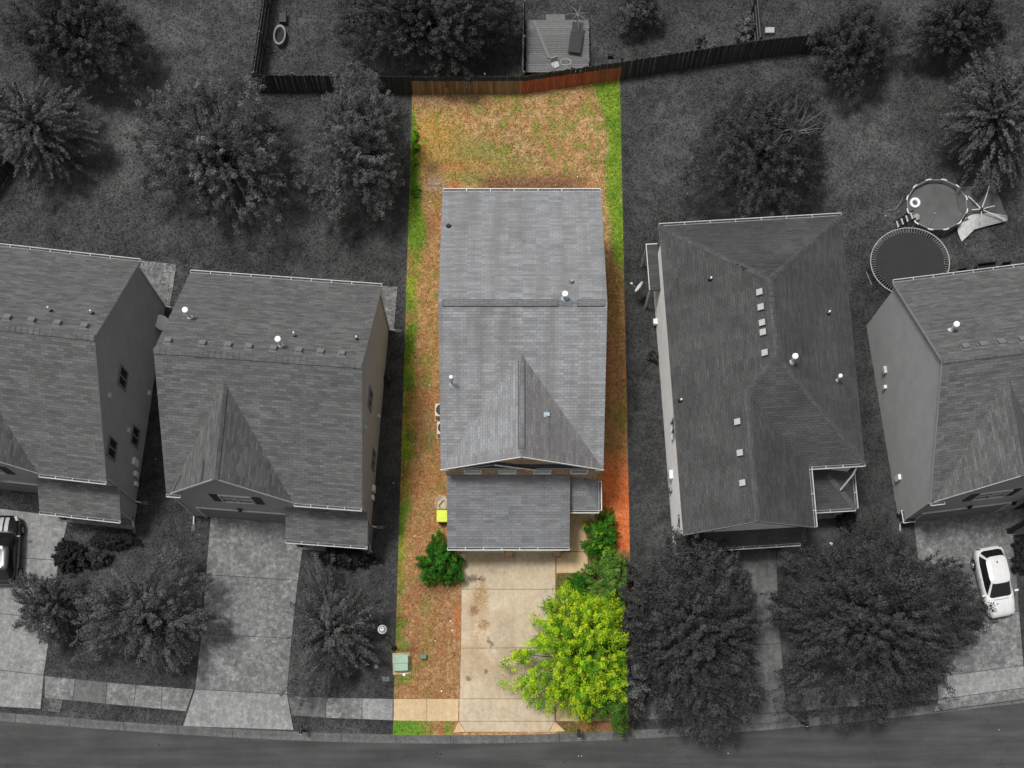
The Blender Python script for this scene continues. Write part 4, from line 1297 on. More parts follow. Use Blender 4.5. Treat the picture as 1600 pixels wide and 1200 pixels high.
def picket_mesh(mat, w_=0.135, h_=1.8, t=0.018):
    mb = MB()
    e = 0.03
    front = [(-w_ / 2, 0, 0.03), (w_ / 2, 0, 0.03), (w_ / 2, 0, h_ - e), (w_ / 2 - e, 0, h_), (-w_ / 2 + e, 0, h_), (-w_ / 2, 0, h_ - e)]
    mb.prism(front, (0, t, 0))
    o = mb.build('picket', mat)
    me = o.data
    bpy.data.objects.remove(o)
    return me
PK = {k: picket_mesh(M[k]) for k in ('fence_brown', 'fence_red', 'fence_grey')}
rnd = random.Random(11)
def fence(a, b, key, label, group='wooden privacy fences', h_=1.8, rails=True, sidewards=1, pitch=0.142, name='fence'):
    """pickets face the side that lies to the right of a->b when sidewards = 1"""
    a, b = Vector((*a, 0)), Vector((*b, 0))
    d = b - a
    L = d.length
    rz = math.atan2(d.y, d.x)
    f = empty(name, a, rz, label, 'fence', group)
    n = int(L / pitch)
    for i in range(n):
        o = bpy.data.objects.new('picket', PK[key])
        COL.objects.link(o)
        o.parent = f
        o.location = ((i + 0.5) * L / n, -0.03 * sidewards + rnd.uniform(-0.004, 0.004), rnd.uniform(-0.03, 0.02))
        o.rotation_euler = (rnd.uniform(-0.012, 0.012), rnd.uniform(-0.012, 0.012), rnd.uniform(-0.03, 0.03) + (0 if sidewards > 0 else math.pi))
    rm = M['fence_rail']
    if rails:
        for z in (0.3, 0.95, 1.55):
            mb = MB()
            mb.box((0, 0.0, z) if sidewards > 0 else (0, -0.055, z), (L, 0.045, z + 0.09) if sidewards > 0 else (L, 0.008, z + 0.09))
            mb.build('rail', rm, f)
    npst = max(1, int(round(L / 2.4)))
    for i in range(npst + 1):
        mb = MB()
        x = L * i / npst
        y_ = 0.046 if sidewards > 0 else -0.15
        mb.box((x - 0.05, y_, -0.1), (x + 0.05, y_ + 0.094, h_ + 0.05))
        mb.build('post', rm, f)
    return f
FB = [(-14.84, 42.81), (-5.57, 42.72), (0.96, 42.73), (6.85, 43.63), (15.0, 44.98), (20.6, 45.60)]
fence(FB[0], FB[1], 'fence_grey', 'dark grey picket fence behind the neighbouring crowns, running up to the brown fence')
fence(FB[1], FB[2], 'fence_brown', 'weathered brown picket fence with dark upper band behind the back yard')
fence(FB[2], FB[3], 'fence_red', 'reddish brown picket fence with dark upper band behind the back yard')
fence(FB[3], FB[4], 'fence_grey', 'dark grey picket fence continuing from the reddish fence')
fence(FB[4], FB[5], 'fence_grey', 'dark grey picket fence disappearing into the twin bushy trees')
fence((-14.86, 42.95), (-14.0, 50.5), 'fence_grey', 'picket fence with its rails in view beside the oval tub', sidewards=-1)
fence((0.98, 42.95), (1.02, 47.4), 'fence_grey', 'narrow picket fence along the edge of the wooden deck', sidewards=-1)
fence((15.05, 45.1), (14.75, 50.5), 'fence_grey', 'picket fence running back from a bend in the grey fence')
a_, b_ = at(-30, 345)[:2], at(20, 262)[:2]
fence(a_, b_, 'fence_grey', 'short dark picket fence under the feathery light grey tree')

# ------------------------------------------------------------------ plants
def leaf_mesh(name, P, Nn, size, C, mat, parent, aspect=0.55, rs=None):
    """one bent diamond leaf per point: P positions, Nn normals, size length, C colours"""
    n = len(P)
    rs = rs or np.random.RandomState(1)
    t = rs.normal(size=(n, 3))
    t -= (t * Nn).sum(1, keepdims=True) * Nn
    t /= np.linalg.norm(t, axis=1, keepdims=True) + 1e-9
    b = np.cross(Nn, t)
    L = size[:, None]
    v0 = P - t * L * 0.5
    v1 = P + b * L * aspect * 0.5 + Nn * L * 0.10
    v2 = P + t * L * 0.5 - Nn * L * 0.08
    v3 = P - b * L * aspect * 0.5 + Nn * L * 0.10
    V = np.stack([v0, v1, v2, v3], 1).reshape(-1, 3).astype(np.float32)
    me = bpy.data.meshes.new(name)
    me.vertices.add(n * 4); me.vertices.foreach_set('co', V.ravel())
    me.loops.add(n * 4); me.loops.foreach_set('vertex_index', np.arange(n * 4, dtype=np.int32))
    me.polygons.add(n); me.polygons.foreach_set('loop_start', np.arange(0, n * 4, 4, dtype=np.int32))
    me.update(calc_edges=True)
    a = me.attributes.new('col', 'FLOAT_COLOR', 'FACE')
    a.data.foreach_set('color', np.concatenate([C, np.ones((n, 1))], 1).astype(np.float32).ravel())
    me.materials.append(mat)
    o = bpy.data.objects.new(name, me)
    COL.objects.link(o)
    o.parent = parent
    return o

def plant(name, label, cat, px, py, rx, ry, hgt, pal, n_spray, n_leaf, leaf, seed, spray=0.55, fat=0.32, droop=0.15,
          mat=None, bark=None, group=None, low=0.25, rough=0.22, tipcol=None, tipfrac=0.0, bare=False, zref=0.6, shell=0.62, updir=0.6, aspect=0.55):
    """tree or shrub: trunk, limbs out to leafy sprays; px,py = crown centre as seen, rx,ry = crown radii in photo pixels"""
    rs = np.random.RandomState(seed)
    if cat == 'tree':
        rx, ry, leaf, n_leaf, n_spray, low, shell = rx * 1.17, ry * 1.15, leaf * 0.54, int(n_leaf * 1.15), int(n_spray * 3.0), low * 0.6, shell * 0.72
        fat, spray, rough = fat * 0.78, spray * 0.85, rough * 0.8
    c = at(px, py, hgt * zref)
    sc = F / ((H - hgt * zref) / math.cos(T))
    ax, ay = rx / sc, ry / sc
    root = empty(name, (c.x, c.y, 0), 0, label, cat, group)
    z0, zh = hgt * low, hgt * (1 - low)
    ph = rs.uniform(0, 6.28, 4)
    def outline(az):
        return 1 + rough * (0.45 * np.sin(2 * az + ph[0]) + 0.5 * np.sin(3 * az + ph[1]) + 0.45 * np.sin(5 * az + ph[2]) + 0.35 * np.sin(8 * az + ph[3]))
    # spray tips over a dome and inside it
    az = rs.uniform(0, 2 * np.pi, n_spray)
    rr = np.sqrt(rs.uniform(0.0, 1.0, n_spray))
    o_ = outline(az) * rs.uniform(0.86, 1.07, n_spray)
    dome = np.sqrt(np.clip(1 - (rr * 0.97) ** 2, 0, 1))
    lvl = rs.uniform(shell, 1.0, n_spray)
    tip = np.stack([np.cos(az) * rr * ax * o_, np.sin(az) * rr * ay * o_, z0 + zh * dome * lvl], 1)
    tip[:, 2] += rs.normal(0, 0.04 * hgt, n_spray)
    if cat == 'tree':      # sprays gather on boughs, with hollows between them
        nb = max(8, n_spray // 16)
        bi = rs.choice(n_spray, nb, replace=False)
        d2 = ((tip[:, None, :2] - tip[None, bi, :2]) ** 2).sum(-1)
        own = bi[d2.argmin(1)]
        dist = np.sqrt(d2.min(1))
        pull = rs.uniform(0.0, 0.38, n_spray)[:, None]
        tip[:, :2] += (tip[own, :2] - tip[:, :2]) * pull
        lift = rs.uniform(-0.05, 0.09, n_spray)
        tip[:, 2] += lift[own] * hgt - 0.10 * hgt * np.clip(dist / (0.35 * math.sqrt(ax * ay)), 0, 1) ** 2
    core = np.array([0, 0, z0 + zh * 0.25])
    out = tip - core
    out /= np.linalg.norm(out, axis=1, keepdims=True)
    ln = spray * rs.uniform(0.6, 1.35, n_spray)
    axis = out + np.array([0, 0, -droop])
    axis /= np.linalg.norm(axis, axis=1, keepdims=True)
    # leaves along each spray
    k = np.repeat(np.arange(n_spray), n_leaf)
    u = rs.uniform(0, 1, len(k)) ** 0.8
    wid = fat * (1.05 - 0.55 * u)
    off = rs.normal(size=(len(k), 3))
    off /= np.linalg.norm(off, axis=1, keepdims=True)
    off *= (rs.uniform(0, 1, len(k)) ** 0.4)[:, None] * wid[:, None]
    off[:, 2] *= 0.75
    P = tip[k] - axis[k] * (ln[k] * (1 - u))[:, None] + off
    P[:, 2] = np.maximum(P[:, 2], 0.06)
    nn = off / (np.linalg.norm(off, axis=1, keepdims=True) + 1e-6) * 0.55 + out[k] * 0.3 + rs.normal(size=(len(k), 3)) * 0.45 + np.array([0, 0, updir])
    nn /= np.linalg.norm(nn, axis=1, keepdims=True)
    pal = np.array(pal)
    ci = rs.randint(0, len(pal), n_spray)
    tone = rs.uniform(0.82, 1.2, n_spray)
    base = pal[ci] * rs.uniform(0.82, 1.18, (n_spray, 1)) * (tone[own] if cat == 'tree' else tone)[:, None]
    C = base[k] * rs.uniform(0.8, 1.2, (len(k), 1))
    if tipcol is not None:
        young = (rs.uniform(size=n_spray) < tipfrac)[k] & (u > 0.45)
        C[young] = np.array(tipcol) * rs.uniform(0.8, 1.2, (young.sum(), 1))
    sz = leaf * rs.uniform(0.7, 1.3, len(k))
    leaf_mesh('crown', P, nn, sz, np.clip(C, 0.003, 0.8), mat or M['leaf_grey'], root, aspect, rs)
    # wood
    bk = bark or M['bark']
    r0 = 0.022 * hgt + 0.02
    mb = MB()
    lean = rs.uniform(-0.04, 0.04, 2) * hgt
    tp = [(0, 0, -0.1), (lean[0] * 0.3, lean[1] * 0.3, z0 * 0.6), (lean[0], lean[1], z0 + zh * 0.3), (lean[0] * 1.3, lean[1] * 1.3, z0 + zh * 0.68)]
    mb.tube(tp, [r0 * 1.35, r0, r0 * 0.75, r0 * 0.25], 8)
    mb.build('trunk', bk, root)
    mb = MB()
    nl = min(n_spray, 46 if not bare else 60)
    for i in rs.choice(n_spray, nl, replace=False):
        s0 = Vector(tp[1]).lerp(Vector(tp[2]), rs.uniform(0.2, 1))
        e = Vector(tip[i] - axis[i] * ln[i] * 0.3)
        mid = s0.lerp(e, 0.5) + Vector((0, 0, 0.08 * hgt)) + Vector(rs.normal(0, 0.05 * hgt, 3))
        mb.tube([s0, mid, e], [r0 * 0.42, r0 * 0.26, r0 * 0.08], 5, caps=False)
    if bare:
        bx, by = ax * 0.25, -ay * 0.05
        s0 = Vector((bx, by, z0 + zh * 0.7))
        for i in range(26):
            a = rs.uniform(0, 6.28)
            q = s0 + Vector((math.cos(a) * rs.uniform(0.5, 1.7), math.sin(a) * rs.uniform(0.5, 1.7) - 0.5, zh * rs.uniform(0.22, 0.42)))
            mb.tube([s0, s0.lerp(q, 0.5) + Vector(rs.normal(0, 0.12, 3)) + Vector((0, 0, 0.25)), q], [0.035, 0.022, 0.008], 4, 1, caps=False)
    mb.build('limbs', [bk, M['twig']], root)
    return root
M['twig'] = plain('pale_twig', g(118), 0.15, 9, 0.9)

def gp(*v): return [g(x) for x in v]
GT = 'grey garden trees'
DK, MD, LT = gp(74, 84, 64), gp(88, 98, 78), gp(98, 110, 88)
plant('tree', 'dense dark round tree on the lawn beyond the feathery tree', 'tree', 112, 38, 100, 72, 7.0, DK, 330, 40, 0.20, 1, group=GT)
plant('tree', 'feathery light grey tree with long drooping plumes by the short dark fence', 'tree', 42, 182, 92, 84, 6.0, LT, 200, 62, 0.20, 2, spray=1.2, fat=0.22, droop=0.3, group=GT)
plant('tree', 'wide two-lobed tree with pale flowering tips behind the house with eight vents', 'tree', 335, 218, 128, 108, 7.0, MD, 400, 40, 0.19, 3, rough=0.32, tipcol=g(132), tipfrac=0.16, group=GT)
plant('tree', 'tall narrow leafy tree standing against the brown fence corner', 'tree', 552, 208, 74, 112, 7.5, LT, 330, 44, 0.19, 4, rough=0.28, group=GT)
plant('tree', 'very large dark tree overhanging the far side of the brown fence', 'tree', 666, 0, 130, 76, 7.5, DK, 520, 46, 0.20, 5, low=0.15, group=GT)
plant('tree', 'small tree on the lawn to the side of the wooden deck', 'tree', 1002, 4, 42, 30, 3.5, MD, 90, 36, 0.16, 6, tipcol=g(120), tipfrac=0.1, group=GT)
plant('tree', 'dark tree with a crown of bare twigs behind the hip-roofed house', 'tree', 1203, 218, 100, 112, 7.0, DK, 420, 40, 0.18, 7, bare=True, rough=0.3, group=GT, tipcol=g(100), tipfrac=0.06)
plant('tree', 'bushy tree at the end of the dark grey fence', 'tree', 1345, 58, 66, 58, 5.5, DK, 230, 40, 0.18, 8, rough=0.28, group=GT)
plant('tree', 'broad bushy tree next to the tree at the fence end', 'tree', 1505, 26, 76, 46, 5.5, DK, 230, 40, 0.18, 9, rough=0.28, group=GT)
plant('tree', 'tree with drooping plumes beside the collapsed canopy', 'tree', 1568, 166, 88, 92, 6.5, LT, 230, 60, 0.20, 10, spray=1.1, fat=0.24, droop=0.3, group=GT)
plant('tree', 'small loose tree overhanging the drive of the black striped car', 'tree', 72, 942, 56, 62, 4.5, MD, 110, 46, 0.18, 11, spray=0.8, fat=0.26, rough=0.4, group=GT)
plant('tree', 'loose spreading tree between the two left driveways', 'tree', 222, 955, 100, 88, 5.5, LT, 260, 46, 0.18, 12, spray=0.8, fat=0.27, rough=0.34, group=GT)
plant('tree', 'spiky open tree with branches reaching over a pale driveway by the street lamp', 'tree', 512, 982, 78, 86, 5.0, LT, 190, 56, 0.17, 13, spray=1.1, fat=0.24, droop=0.2, rough=0.4, group=GT, shell=0.5)
M['leaf_split'] = leafmat('leaves_crossing_the_lot_line', split=6.55)
plant('tree', 'huge dark street tree beside the lime green tree, hiding the hip-roofed house drive', 'tree', 1092, 985, 104, 158, 7.5, DK, 620, 42, 0.20, 14, spray=0.8, fat=0.32, rough=0.2, group=GT, low=0.2)
plant('tree', 'huge round dark street tree between the hip-roofed house and the white car', 'tree', 1378, 968, 158, 140, 7.0, DK, 680, 42, 0.20, 15, spray=0.8, fat=0.32, rough=0.22, group=GT, low=0.2)
# plants of the coloured lot
def sc3(*cs): return [s2l(c) for c in cs]
LIME = sc3((148, 192, 34), (118, 168, 32), (166, 202, 40), (92, 144, 30))
DKG = sc3((52, 112, 18), (40, 94, 18), (72, 130, 26))
OLV = sc3((96, 136, 50), (78, 118, 42), (116, 150, 62))
plant('tree', 'bright lime green leafy tree overhanging the tan driveway', 'tree', 908, 1020, 88, 106, 5.6, LIME, 420, 52, 0.17, 16, mat=M['leaf_split'], bark=M['bark_brown'], rough=0.3, tipcol=s2l((200, 220, 46)), tipfrac=0.40, spray=0.62, fat=0.34)
M['leaf_split2'] = leafmat('lower_leaves_crossing_the_lot_line', split=6.78)
plant('tree', 'dark green low tree in the shade beneath the lime green tree', 'tree', 958, 1062, 50, 84, 3.0, sc3((82, 124, 40), (66, 106, 36), (100, 140, 50)), 260, 44, 0.15, 17, mat=M['leaf_split2'], bark=M['bark_brown'], rough=0.25)
SH = 'green shrubs beside the tan driveway'
plant('shrub', 'round dark green shrub at the garage corner beside the driveway', 'shrub', 688, 876, 42, 39, 1.9, DKG, 170, 64, 0.11, 18, mat=M['leaf_lot'], bark=M['bark_brown'], low=0.08, spray=0.4, fat=0.22, group=SH, rough=0.3)
plant('shrub', 'dark green shrub with a lime patch beside the entrance porch', 'shrub', 940, 838, 30, 46, 2.0, DKG, 150, 60, 0.11, 19, mat=M['leaf_lot'], bark=M['bark_brown'], low=0.08, spray=0.4, fat=0.22, group=SH, tipcol=s2l((150, 180, 40)), tipfrac=0.16)
plant('shrub', 'airy olive green shrub growing above the lime green tree', 'shrub', 956, 918, 40, 74, 2.4, OLV, 330, 60, 0.11, 20, mat=M['leaf_split2'], bark=M['bark_brown'], low=0.1, spray=0.5, fat=0.22, group=SH)
plant('shrub', 'small dark green shrub at the corner of the front walk', 'shrub', 906, 917, 26, 25, 1.3, DKG, 70, 60, 0.11, 21, mat=M['leaf_lot'], bark=M['bark_brown'], low=0.06, spray=0.35, fat=0.2, group=SH)
plant('shrub', 'small bright green sprout in front of the brown fence', 'shrub', 656, 129, 10, 8, 1.2, sc3((110, 160, 34), (84, 134, 26)), 16, 40, 0.13, 22, mat=M['leaf_lot'], bark=M['bark_brown'], low=0.1, spray=0.3, fat=0.2)
for i, (x, y, a, b, lb) in enumerate(((648, 210, 6, 13, 'small bright green weed clump at the yard edge below the fence sprout'), (650, 230, 8, 8, 'low bright green weed clump beside the golden dry grass'), (646, 252, 6, 10, 'dark green weed clump at the yard edge level with the grey ash patch'), (650, 296, 7, 12, 'green weed clump at the yard edge beside the rear roof corner'))):
    plant('weed_clump', lb, 'weeds', x, y, a, b, 0.5, sc3((110, 160, 30), (78, 128, 24)), 14, 40, 0.11, 40 + i, mat=M['leaf_lot'], bark=M['bark_brown'], low=0.05, spray=0.2, fat=0.14, group='weeds along the yard edge')
# grey shrubs
GS = 'grey front garden shrubs'
plant('shrub', 'large spiky dark shrub beside the drive of the black striped car', 'shrub', 106, 869, 32, 26, 1.4, gp(44, 52, 38), 120, 56, 0.14, 30, low=0.05, spray=0.4, fat=0.2, group=GS)
plant('shrub', 'small loose shrub between the spiky shrub and the low clipped hedge', 'shrub', 152, 872, 20, 16, 1.0, gp(60, 70), 50, 50, 0.13, 31, low=0.05, spray=0.35, fat=0.2, group=GS)
plant('shrub', 'low clipped hedge under a small porch roof', 'hedge', 176, 842, 42, 15, 1.0, gp(46, 54), 120, 50, 0.12, 32, low=0.05, spray=0.25, fat=0.2, group=GS, rough=0.1, shell=0.8)
plant('shrub', 'glossy dark shrub below the porch of the house with eight vents', 'shrub', 541, 869, 42, 22, 1.3, gp(34, 44, 30), 110, 50, 0.15, 33, low=0.05, spray=0.4, fat=0.22, group=GS, tipcol=g(96), tipfrac=0.1)
plant('shrub', 'small dark shrub by the side porch of the hip-roofed house', 'shrub', 1324, 812, 17, 22, 1.1, gp(40, 48), 50, 46, 0.13, 34, low=0.05, spray=0.3, fat=0.2, group=GS)
plant('shrub', 'low dark hedge beside the white car', 'hedge', 1596, 872, 15, 26, 0.9, gp(40, 48), 60, 46, 0.12, 35, low=0.05, spray=0.25, fat=0.2, group=GS)
plant('shrub', 'pale leafy plant standing behind the grey fence near the deck', 'plant', 1096, 66, 16, 12, 1.5, gp(90, 104), 26, 36, 0.15, 36, low=0.1, spray=0.4, fat=0.2)
plant('shrub', 'thin pale shrub at the foot of a grey fence bend', 'plant', 1165, 38, 20, 26, 1.2, gp(100, 116, 90), 34, 36, 0.15, 37, low=0.05, spray=0.5, fat=0.24)
plant('shrub', 'low weedy clump at the wall beside the hip-roofed house', 'plant', 1021, 556, 10, 12, 0.6, gp(50, 84), 18, 36, 0.12, 38, low=0.05, spray=0.25, fat=0.16)
plant('shrub', 'thin weedy clump at the wall of the house with eight vents', 'plant', 605, 588, 7, 12, 0.6, gp(64, 92), 14, 36, 0.12, 39, low=0.05, spray=0.25, fat=0.16)

# ------------------------------------------------------------------ cars
def paint(name, c, rough=0.25, coat=0.6):
    m = NT(name, rough)
    m.b.inputs['Specular IOR Level'].default_value = 0.5
    m.b.inputs['Coat Weight'].default_value = coat
    m.b.inputs['Coat Roughness'].default_value = 0.06
    f = m.mapr(m.noise(m.pos(), 3, 3), 0.3, 0.7, 0.94, 1.06)
    return m.col(m.mul(c, f))
M['car_white'] = paint('white_car_paint', (0.66, 0.66, 0.66))
M['car_black'] = paint('black_car_paint', (0.012, 0.012, 0.012), 0.18)
M['stripe'] = paint('white_stripe', (0.42, 0.42, 0.42), 0.3)
M['car_glass'] = glass('car_glass', (0.012, 0.012, 0.013), 0.05)
M['lamp_glass'] = glass('lamp_glass', (0.45, 0.45, 0.45), 0.1)
M['red_glass'] = glass('tail_glass', (0.10, 0.10, 0.10), 0.1)
M['rim'] = plain('alloy_rim', g(170), 0.1, 9, 0.3, 0.6)

def car(loc, rz, label, pm, roofm, stripes=False, L=4.05, hw=0.86, hh=1.46):
    root = empty('parked_car', loc, rz, label, 'car', 'cars parked on driveways')
    s = L / 4.05
    ST = [(-2.02, .60, .46, .72, .80), (-1.96, .74, .34, .84, .93), (-1.75, .82, .27, .92, 1.0), (-1.35, .855, .22, .93, 1.0), (-0.6, .86, .20, .92, .98), (0.2, .86, .20, .90, .97), (0.85, .85, .20, .87, .97), (1.3, .83, .22, .83, .92), (1.65, .78, .25, .76, .83), (1.88, .69, .30, .66, .72), (2.02, .52, .38, .54, .58)]
    mb = MB()
    rings = []
    for x, w_, zb, zs, zt in ST:
        w_ = w_ * hw / 0.86
        half = [(0, zt), (w_ * .35, zt - .004), (w_ * .66, zt - .02), (w_ * .86, zs + (zt - zs) * .35), (w_ * .96, zs - .05), (w_, zs - .17), (w_ * .99, (zs + zb) / 2), (w_ * .97, zb + .07), (w_ * .88, zb), (0, zb)]
        ring = [Vector((x * s, y, z)) for y, z in half] + [Vector((x * s, -y, z)) for y, z in half[-2:0:-1]]
        rings.append(ring)
    n = len(rings[0])
    for a, b in zip(rings[:-1], rings[1:]):
        for i in range(n):
            j = (i + 1) % n
            mb.poly([a[i], b[i], b[j], a[j]])
    mb.poly(rings[0]); mb.poly(rings[-1][::-1])
    mb.build('body', pm, root, smooth=True)
    # greenhouse rings
    N = 40
    def ring(x0, x1, w_, z, e=0.42):
        xc, a = (x0 + x1) / 2, (x1 - x0) / 2
        out = []
        for i in range(N):
            t = 2 * math.pi * i / N
            c_, s_ = math.cos(t), math.sin(t)
            out.append(Vector(((xc + a * math.copysign(abs(c_) ** e, c_)) * s, w_ * math.copysign(abs(s_) ** e, s_), z)))
        return out
    r0 = ring(-1.86, 0.98, hw * 0.90, 0.93, 0.40)
    r1 = ring(-1.36, 0.22, hw * 0.70, hh - 0.07, 0.42)
    r2 = ring(-1.28, 0.12, hw * 0.60, hh - 0.015, 0.42)
    r3 = ring(-1.0, -0.15, hw * 0.30, hh, 0.5)
    groups = {'windscreen': [], 'rear_window': [], 'side_window': [], 'side_window_b': [], 'pillar': []}
    for i in range(N):
        j = (i + 1) % N
        t = (math.degrees(2 * math.pi * (i + 0.5) / N) + 180) % 360 - 180
        a_ = abs(t)
        key = 'windscreen' if a_ < 40 else 'rear_window' if a_ > 142 else 'pillar' if (a_ < 50 or a_ > 130 or 87 < a_ < 93) else ('side_window' if t > 0 else 'side_window_b')
        groups[key].append([r0[i], r0[j], r1[j], r1[i]])
    for key, fs in groups.items():
        mb = MB()
        for f in fs: mb.poly(f)
        mb.build({'side_window_b': 'side_window'}.get(key, key), M['car_glass'] if key != 'pillar' else pm, root)
    mb = MB()
    for i in range(N):
        j = (i + 1) % N
        mb.poly([r1[i], r1[j], r2[j], r2[i]])
        mb.poly([r2[i], r2[j], r3[j], r3[i]])
    mb.poly(r3)
    mb.build('roof', roofm, root, smooth=True)
    mb = MB()
    mb.beam((-1.05 * s, 0, hh + 0.01), (-0.93 * s, 0, hh + 0.03), 0.05, 0.03)
    mb.build('aerial', M['black'], root)
    for sx in (-1.22, 1.25):
        for sy in (-1, 1):
            w0 = MB()
            q = Matrix.Rotation(math.pi / 2, 3, 'X')
            w0.lathe([(0.20, -0.10), (0.29, -0.10), (0.315, -0.06), (0.315, 0.06), (0.29, 0.10), (0.20, 0.10)], 20)
            w0.v = [tuple(q @ Vector(v) + Vector((sx * s, sy * (hw - 0.075), 0.315))) for v in w0.v]
            wh = w0.build('wheel', M['rubber'], root)
            w1 = MB()
            w1.lathe([(0, 0.06), (0.06, 0.075), (0.07, 0.05), (0.17, 0.06), (0.20, 0.095)] if sy < 0 else [(0.20, -0.095), (0.17, -0.06), (0.07, -0.05), (0.06, -0.075), (0, -0.06)], 10)
            w1.v = [tuple(q @ Vector(v) + Vector((sx * s, sy * (hw - 0.072), 0.315))) for v in w1.v]
            w1.build('rim', M['rim'], wh)
    for sy in (-1, 1):
        mb = MB()
        mb.obox((0.72 * s, sy * (hw + 0.08), 0.98), (0.06, 0.10, 0.07), Matrix.Identity(3))
        mb.build('mirror', pm, root, bevel=0.02)
        mb = MB()
        mb.obox((1.80 * s, sy * hw * 0.70, 0.66), (0.16, 0.10, 0.07), Matrix.Rotation(-sy * 0.5, 3, 'Z') @ Matrix.Rotation(0.35, 3, 'Y'))
        mb.build('headlight', M['lamp_glass'], root, bevel=0.02)
        mb = MB()
        mb.obox((-1.95 * s, sy * hw * 0.72, 0.80), (0.05, 0.09, 0.13), Matrix.Rotation(sy * 0.35, 3, 'Z'))
        mb.build('tail_light', M['red_glass'], root, bevel=0.02)
    # shut lines of bonnet and doors
    zt_ = lambda v: float(np.interp(v, [q[0] for q in ST], [q[4] for q in ST]))
    mb = MB()
    mb.tube([(1.02 * s, -hw * .80, zt_(1.02) - .055), (1.06 * s, -hw * .4, zt_(1.06) - .004), (1.08 * s, 0, zt_(1.08) + .002), (1.06 * s, hw * .4, zt_(1.06) - .004), (1.02 * s, hw * .80, zt_(1.02) - .055)], 0.012, 4)
    mb.build('bonnet_seam', M['black'], root)
    for sy in (-1, 1):
        mb = MB()
        mb.tube([(x_ * s, sy * hw * (0.795 - 0.02 * i_), zt_(x_) - .05 - .006 * i_) for i_, x_ in enumerate((1.02, 1.3, 1.6, 1.78))], 0.010, 4)
        mb.build('bonnet_seam', M['black'], root)
        for xd in (-0.25, 0.75):
            mb = MB()
            mb.tube([(xd * s, sy * hw * 0.955, 0.87), (xd * s, sy * (hw + 0.004), 0.74), (xd * s, sy * hw, 0.4)], 0.010, 4)
            mb.build('door_seam', M['black'], root)
    mb = MB()
    mb.beam((2.0 * s, -0.42, 0.47), (2.0 * s, 0.42, 0.47), 0.06, 0.12)
    mb.build('grille', M['black'], root)
    if stripes:
        for sy in (-1, 1):
            mb = MB()
            xs_ = [1.0, 1.3, 1.65, 1.86]
            for a, b in zip(xs_[:-1], xs_[1:]):
                za, zb_ = (np.interp(v, [q[0] for q in ST], [q[4] for q in ST]) + 0.006 for v in (a, b))
                y0, y1 = sorted((sy * 0.05, sy * 0.27))
                mb.poly([(a * s, y0, za), (b * s, y0, zb_), (b * s, y1, zb_), (a * s, y1, za)])
            mb.build('stripe', M['stripe'], root)
            mb = MB()
            y0, y1 = sorted((sy * 0.05, sy * 0.25))
            mb.poly([(-1.2 * s, y0, hh - 0.002), (0.05 * s, y0, hh - 0.002), (0.05 * s, y1, hh - 0.002), (-1.2 * s, y1, hh - 0.002)])
            mb.build('stripe', M['stripe'], root)
    return root
c = at(1557, 908, 0.9)
car((c.x, c.y, 0.05), math.atan2(-4.3, 0.78), 'small white hatchback parked nose out on a driveway', M['car_white'], M['car_white'])
c = at(4, 858, 0.9)
car((c.x, c.y, 0.05), math.atan2(4.3, 0.05), 'black car with two broad white stripes along its bonnet', M['car_black'], M['car_black'], True)

# ------------------------------------------------------------------ trampoline, pool, canopy
def trampoline():
    c = at(1422, 409, 0.85)
    root = empty('trampoline', (c.x, c.y, 0), 0, 'round black trampoline with a ring of springs behind the house of the white car', 'trampoline')
    R_, sy, z = 2.30, 0.90, 0.85
    mb = MB()
    pts = [(R_ * math.cos(t), R_ * sy * math.sin(t), z) for t in np.linspace(0, 2 * math.pi, 65)]
    mb.tube(pts, 0.028, 6, caps=False)
    mb.build('rim', M['vent_light'], root)
    mb = MB()
    mb.poly([(1.99 * math.cos(t), 1.99 * sy * math.sin(t), z - 0.02) for t in np.linspace(0, 2 * math.pi, 49)[:-1]])
    mb.build('mat', plain('jumping_mat', g(44), 0.1, 2, 0.8), root)
    mb = MB()
    mb.box((0, -0.013, -0.01), (0.31, 0.013, 0.01))
    s0 = mb.build('spring', M['metal_mid'], root)
    N = 84
    for i in range(N):
        t = 2 * math.pi * i / N
        p = Vector((1.99 * math.cos(t), 1.99 * sy * math.sin(t), z - 0.012))
        q = Vector((2.28 * math.cos(t), 2.28 * sy * math.sin(t), z - 0.012))
        o = s0 if i == 0 else inst(s0, root)
        o.location = p
        o.rotation_euler = (0, 0, math.atan2(q.y - p.y, q.x - p.x))
    for i in range(6):
        t = 2 * math.pi * (i + 0.3) / 6
        a = [(R_ * math.cos(t + d), R_ * sy * math.sin(t + d)) for d in (-0.22, 0.22)]
        mb = MB()
        mb.tube([(*a[0], z), (a[0][0] * 1.02, a[0][1] * 1.02, 0.06), (a[1][0] * 1.02, a[1][1] * 1.02, 0.06), (*a[1], z)], 0.03, 6)
        mb.build('leg', M['metal_mid'], root)
trampoline()

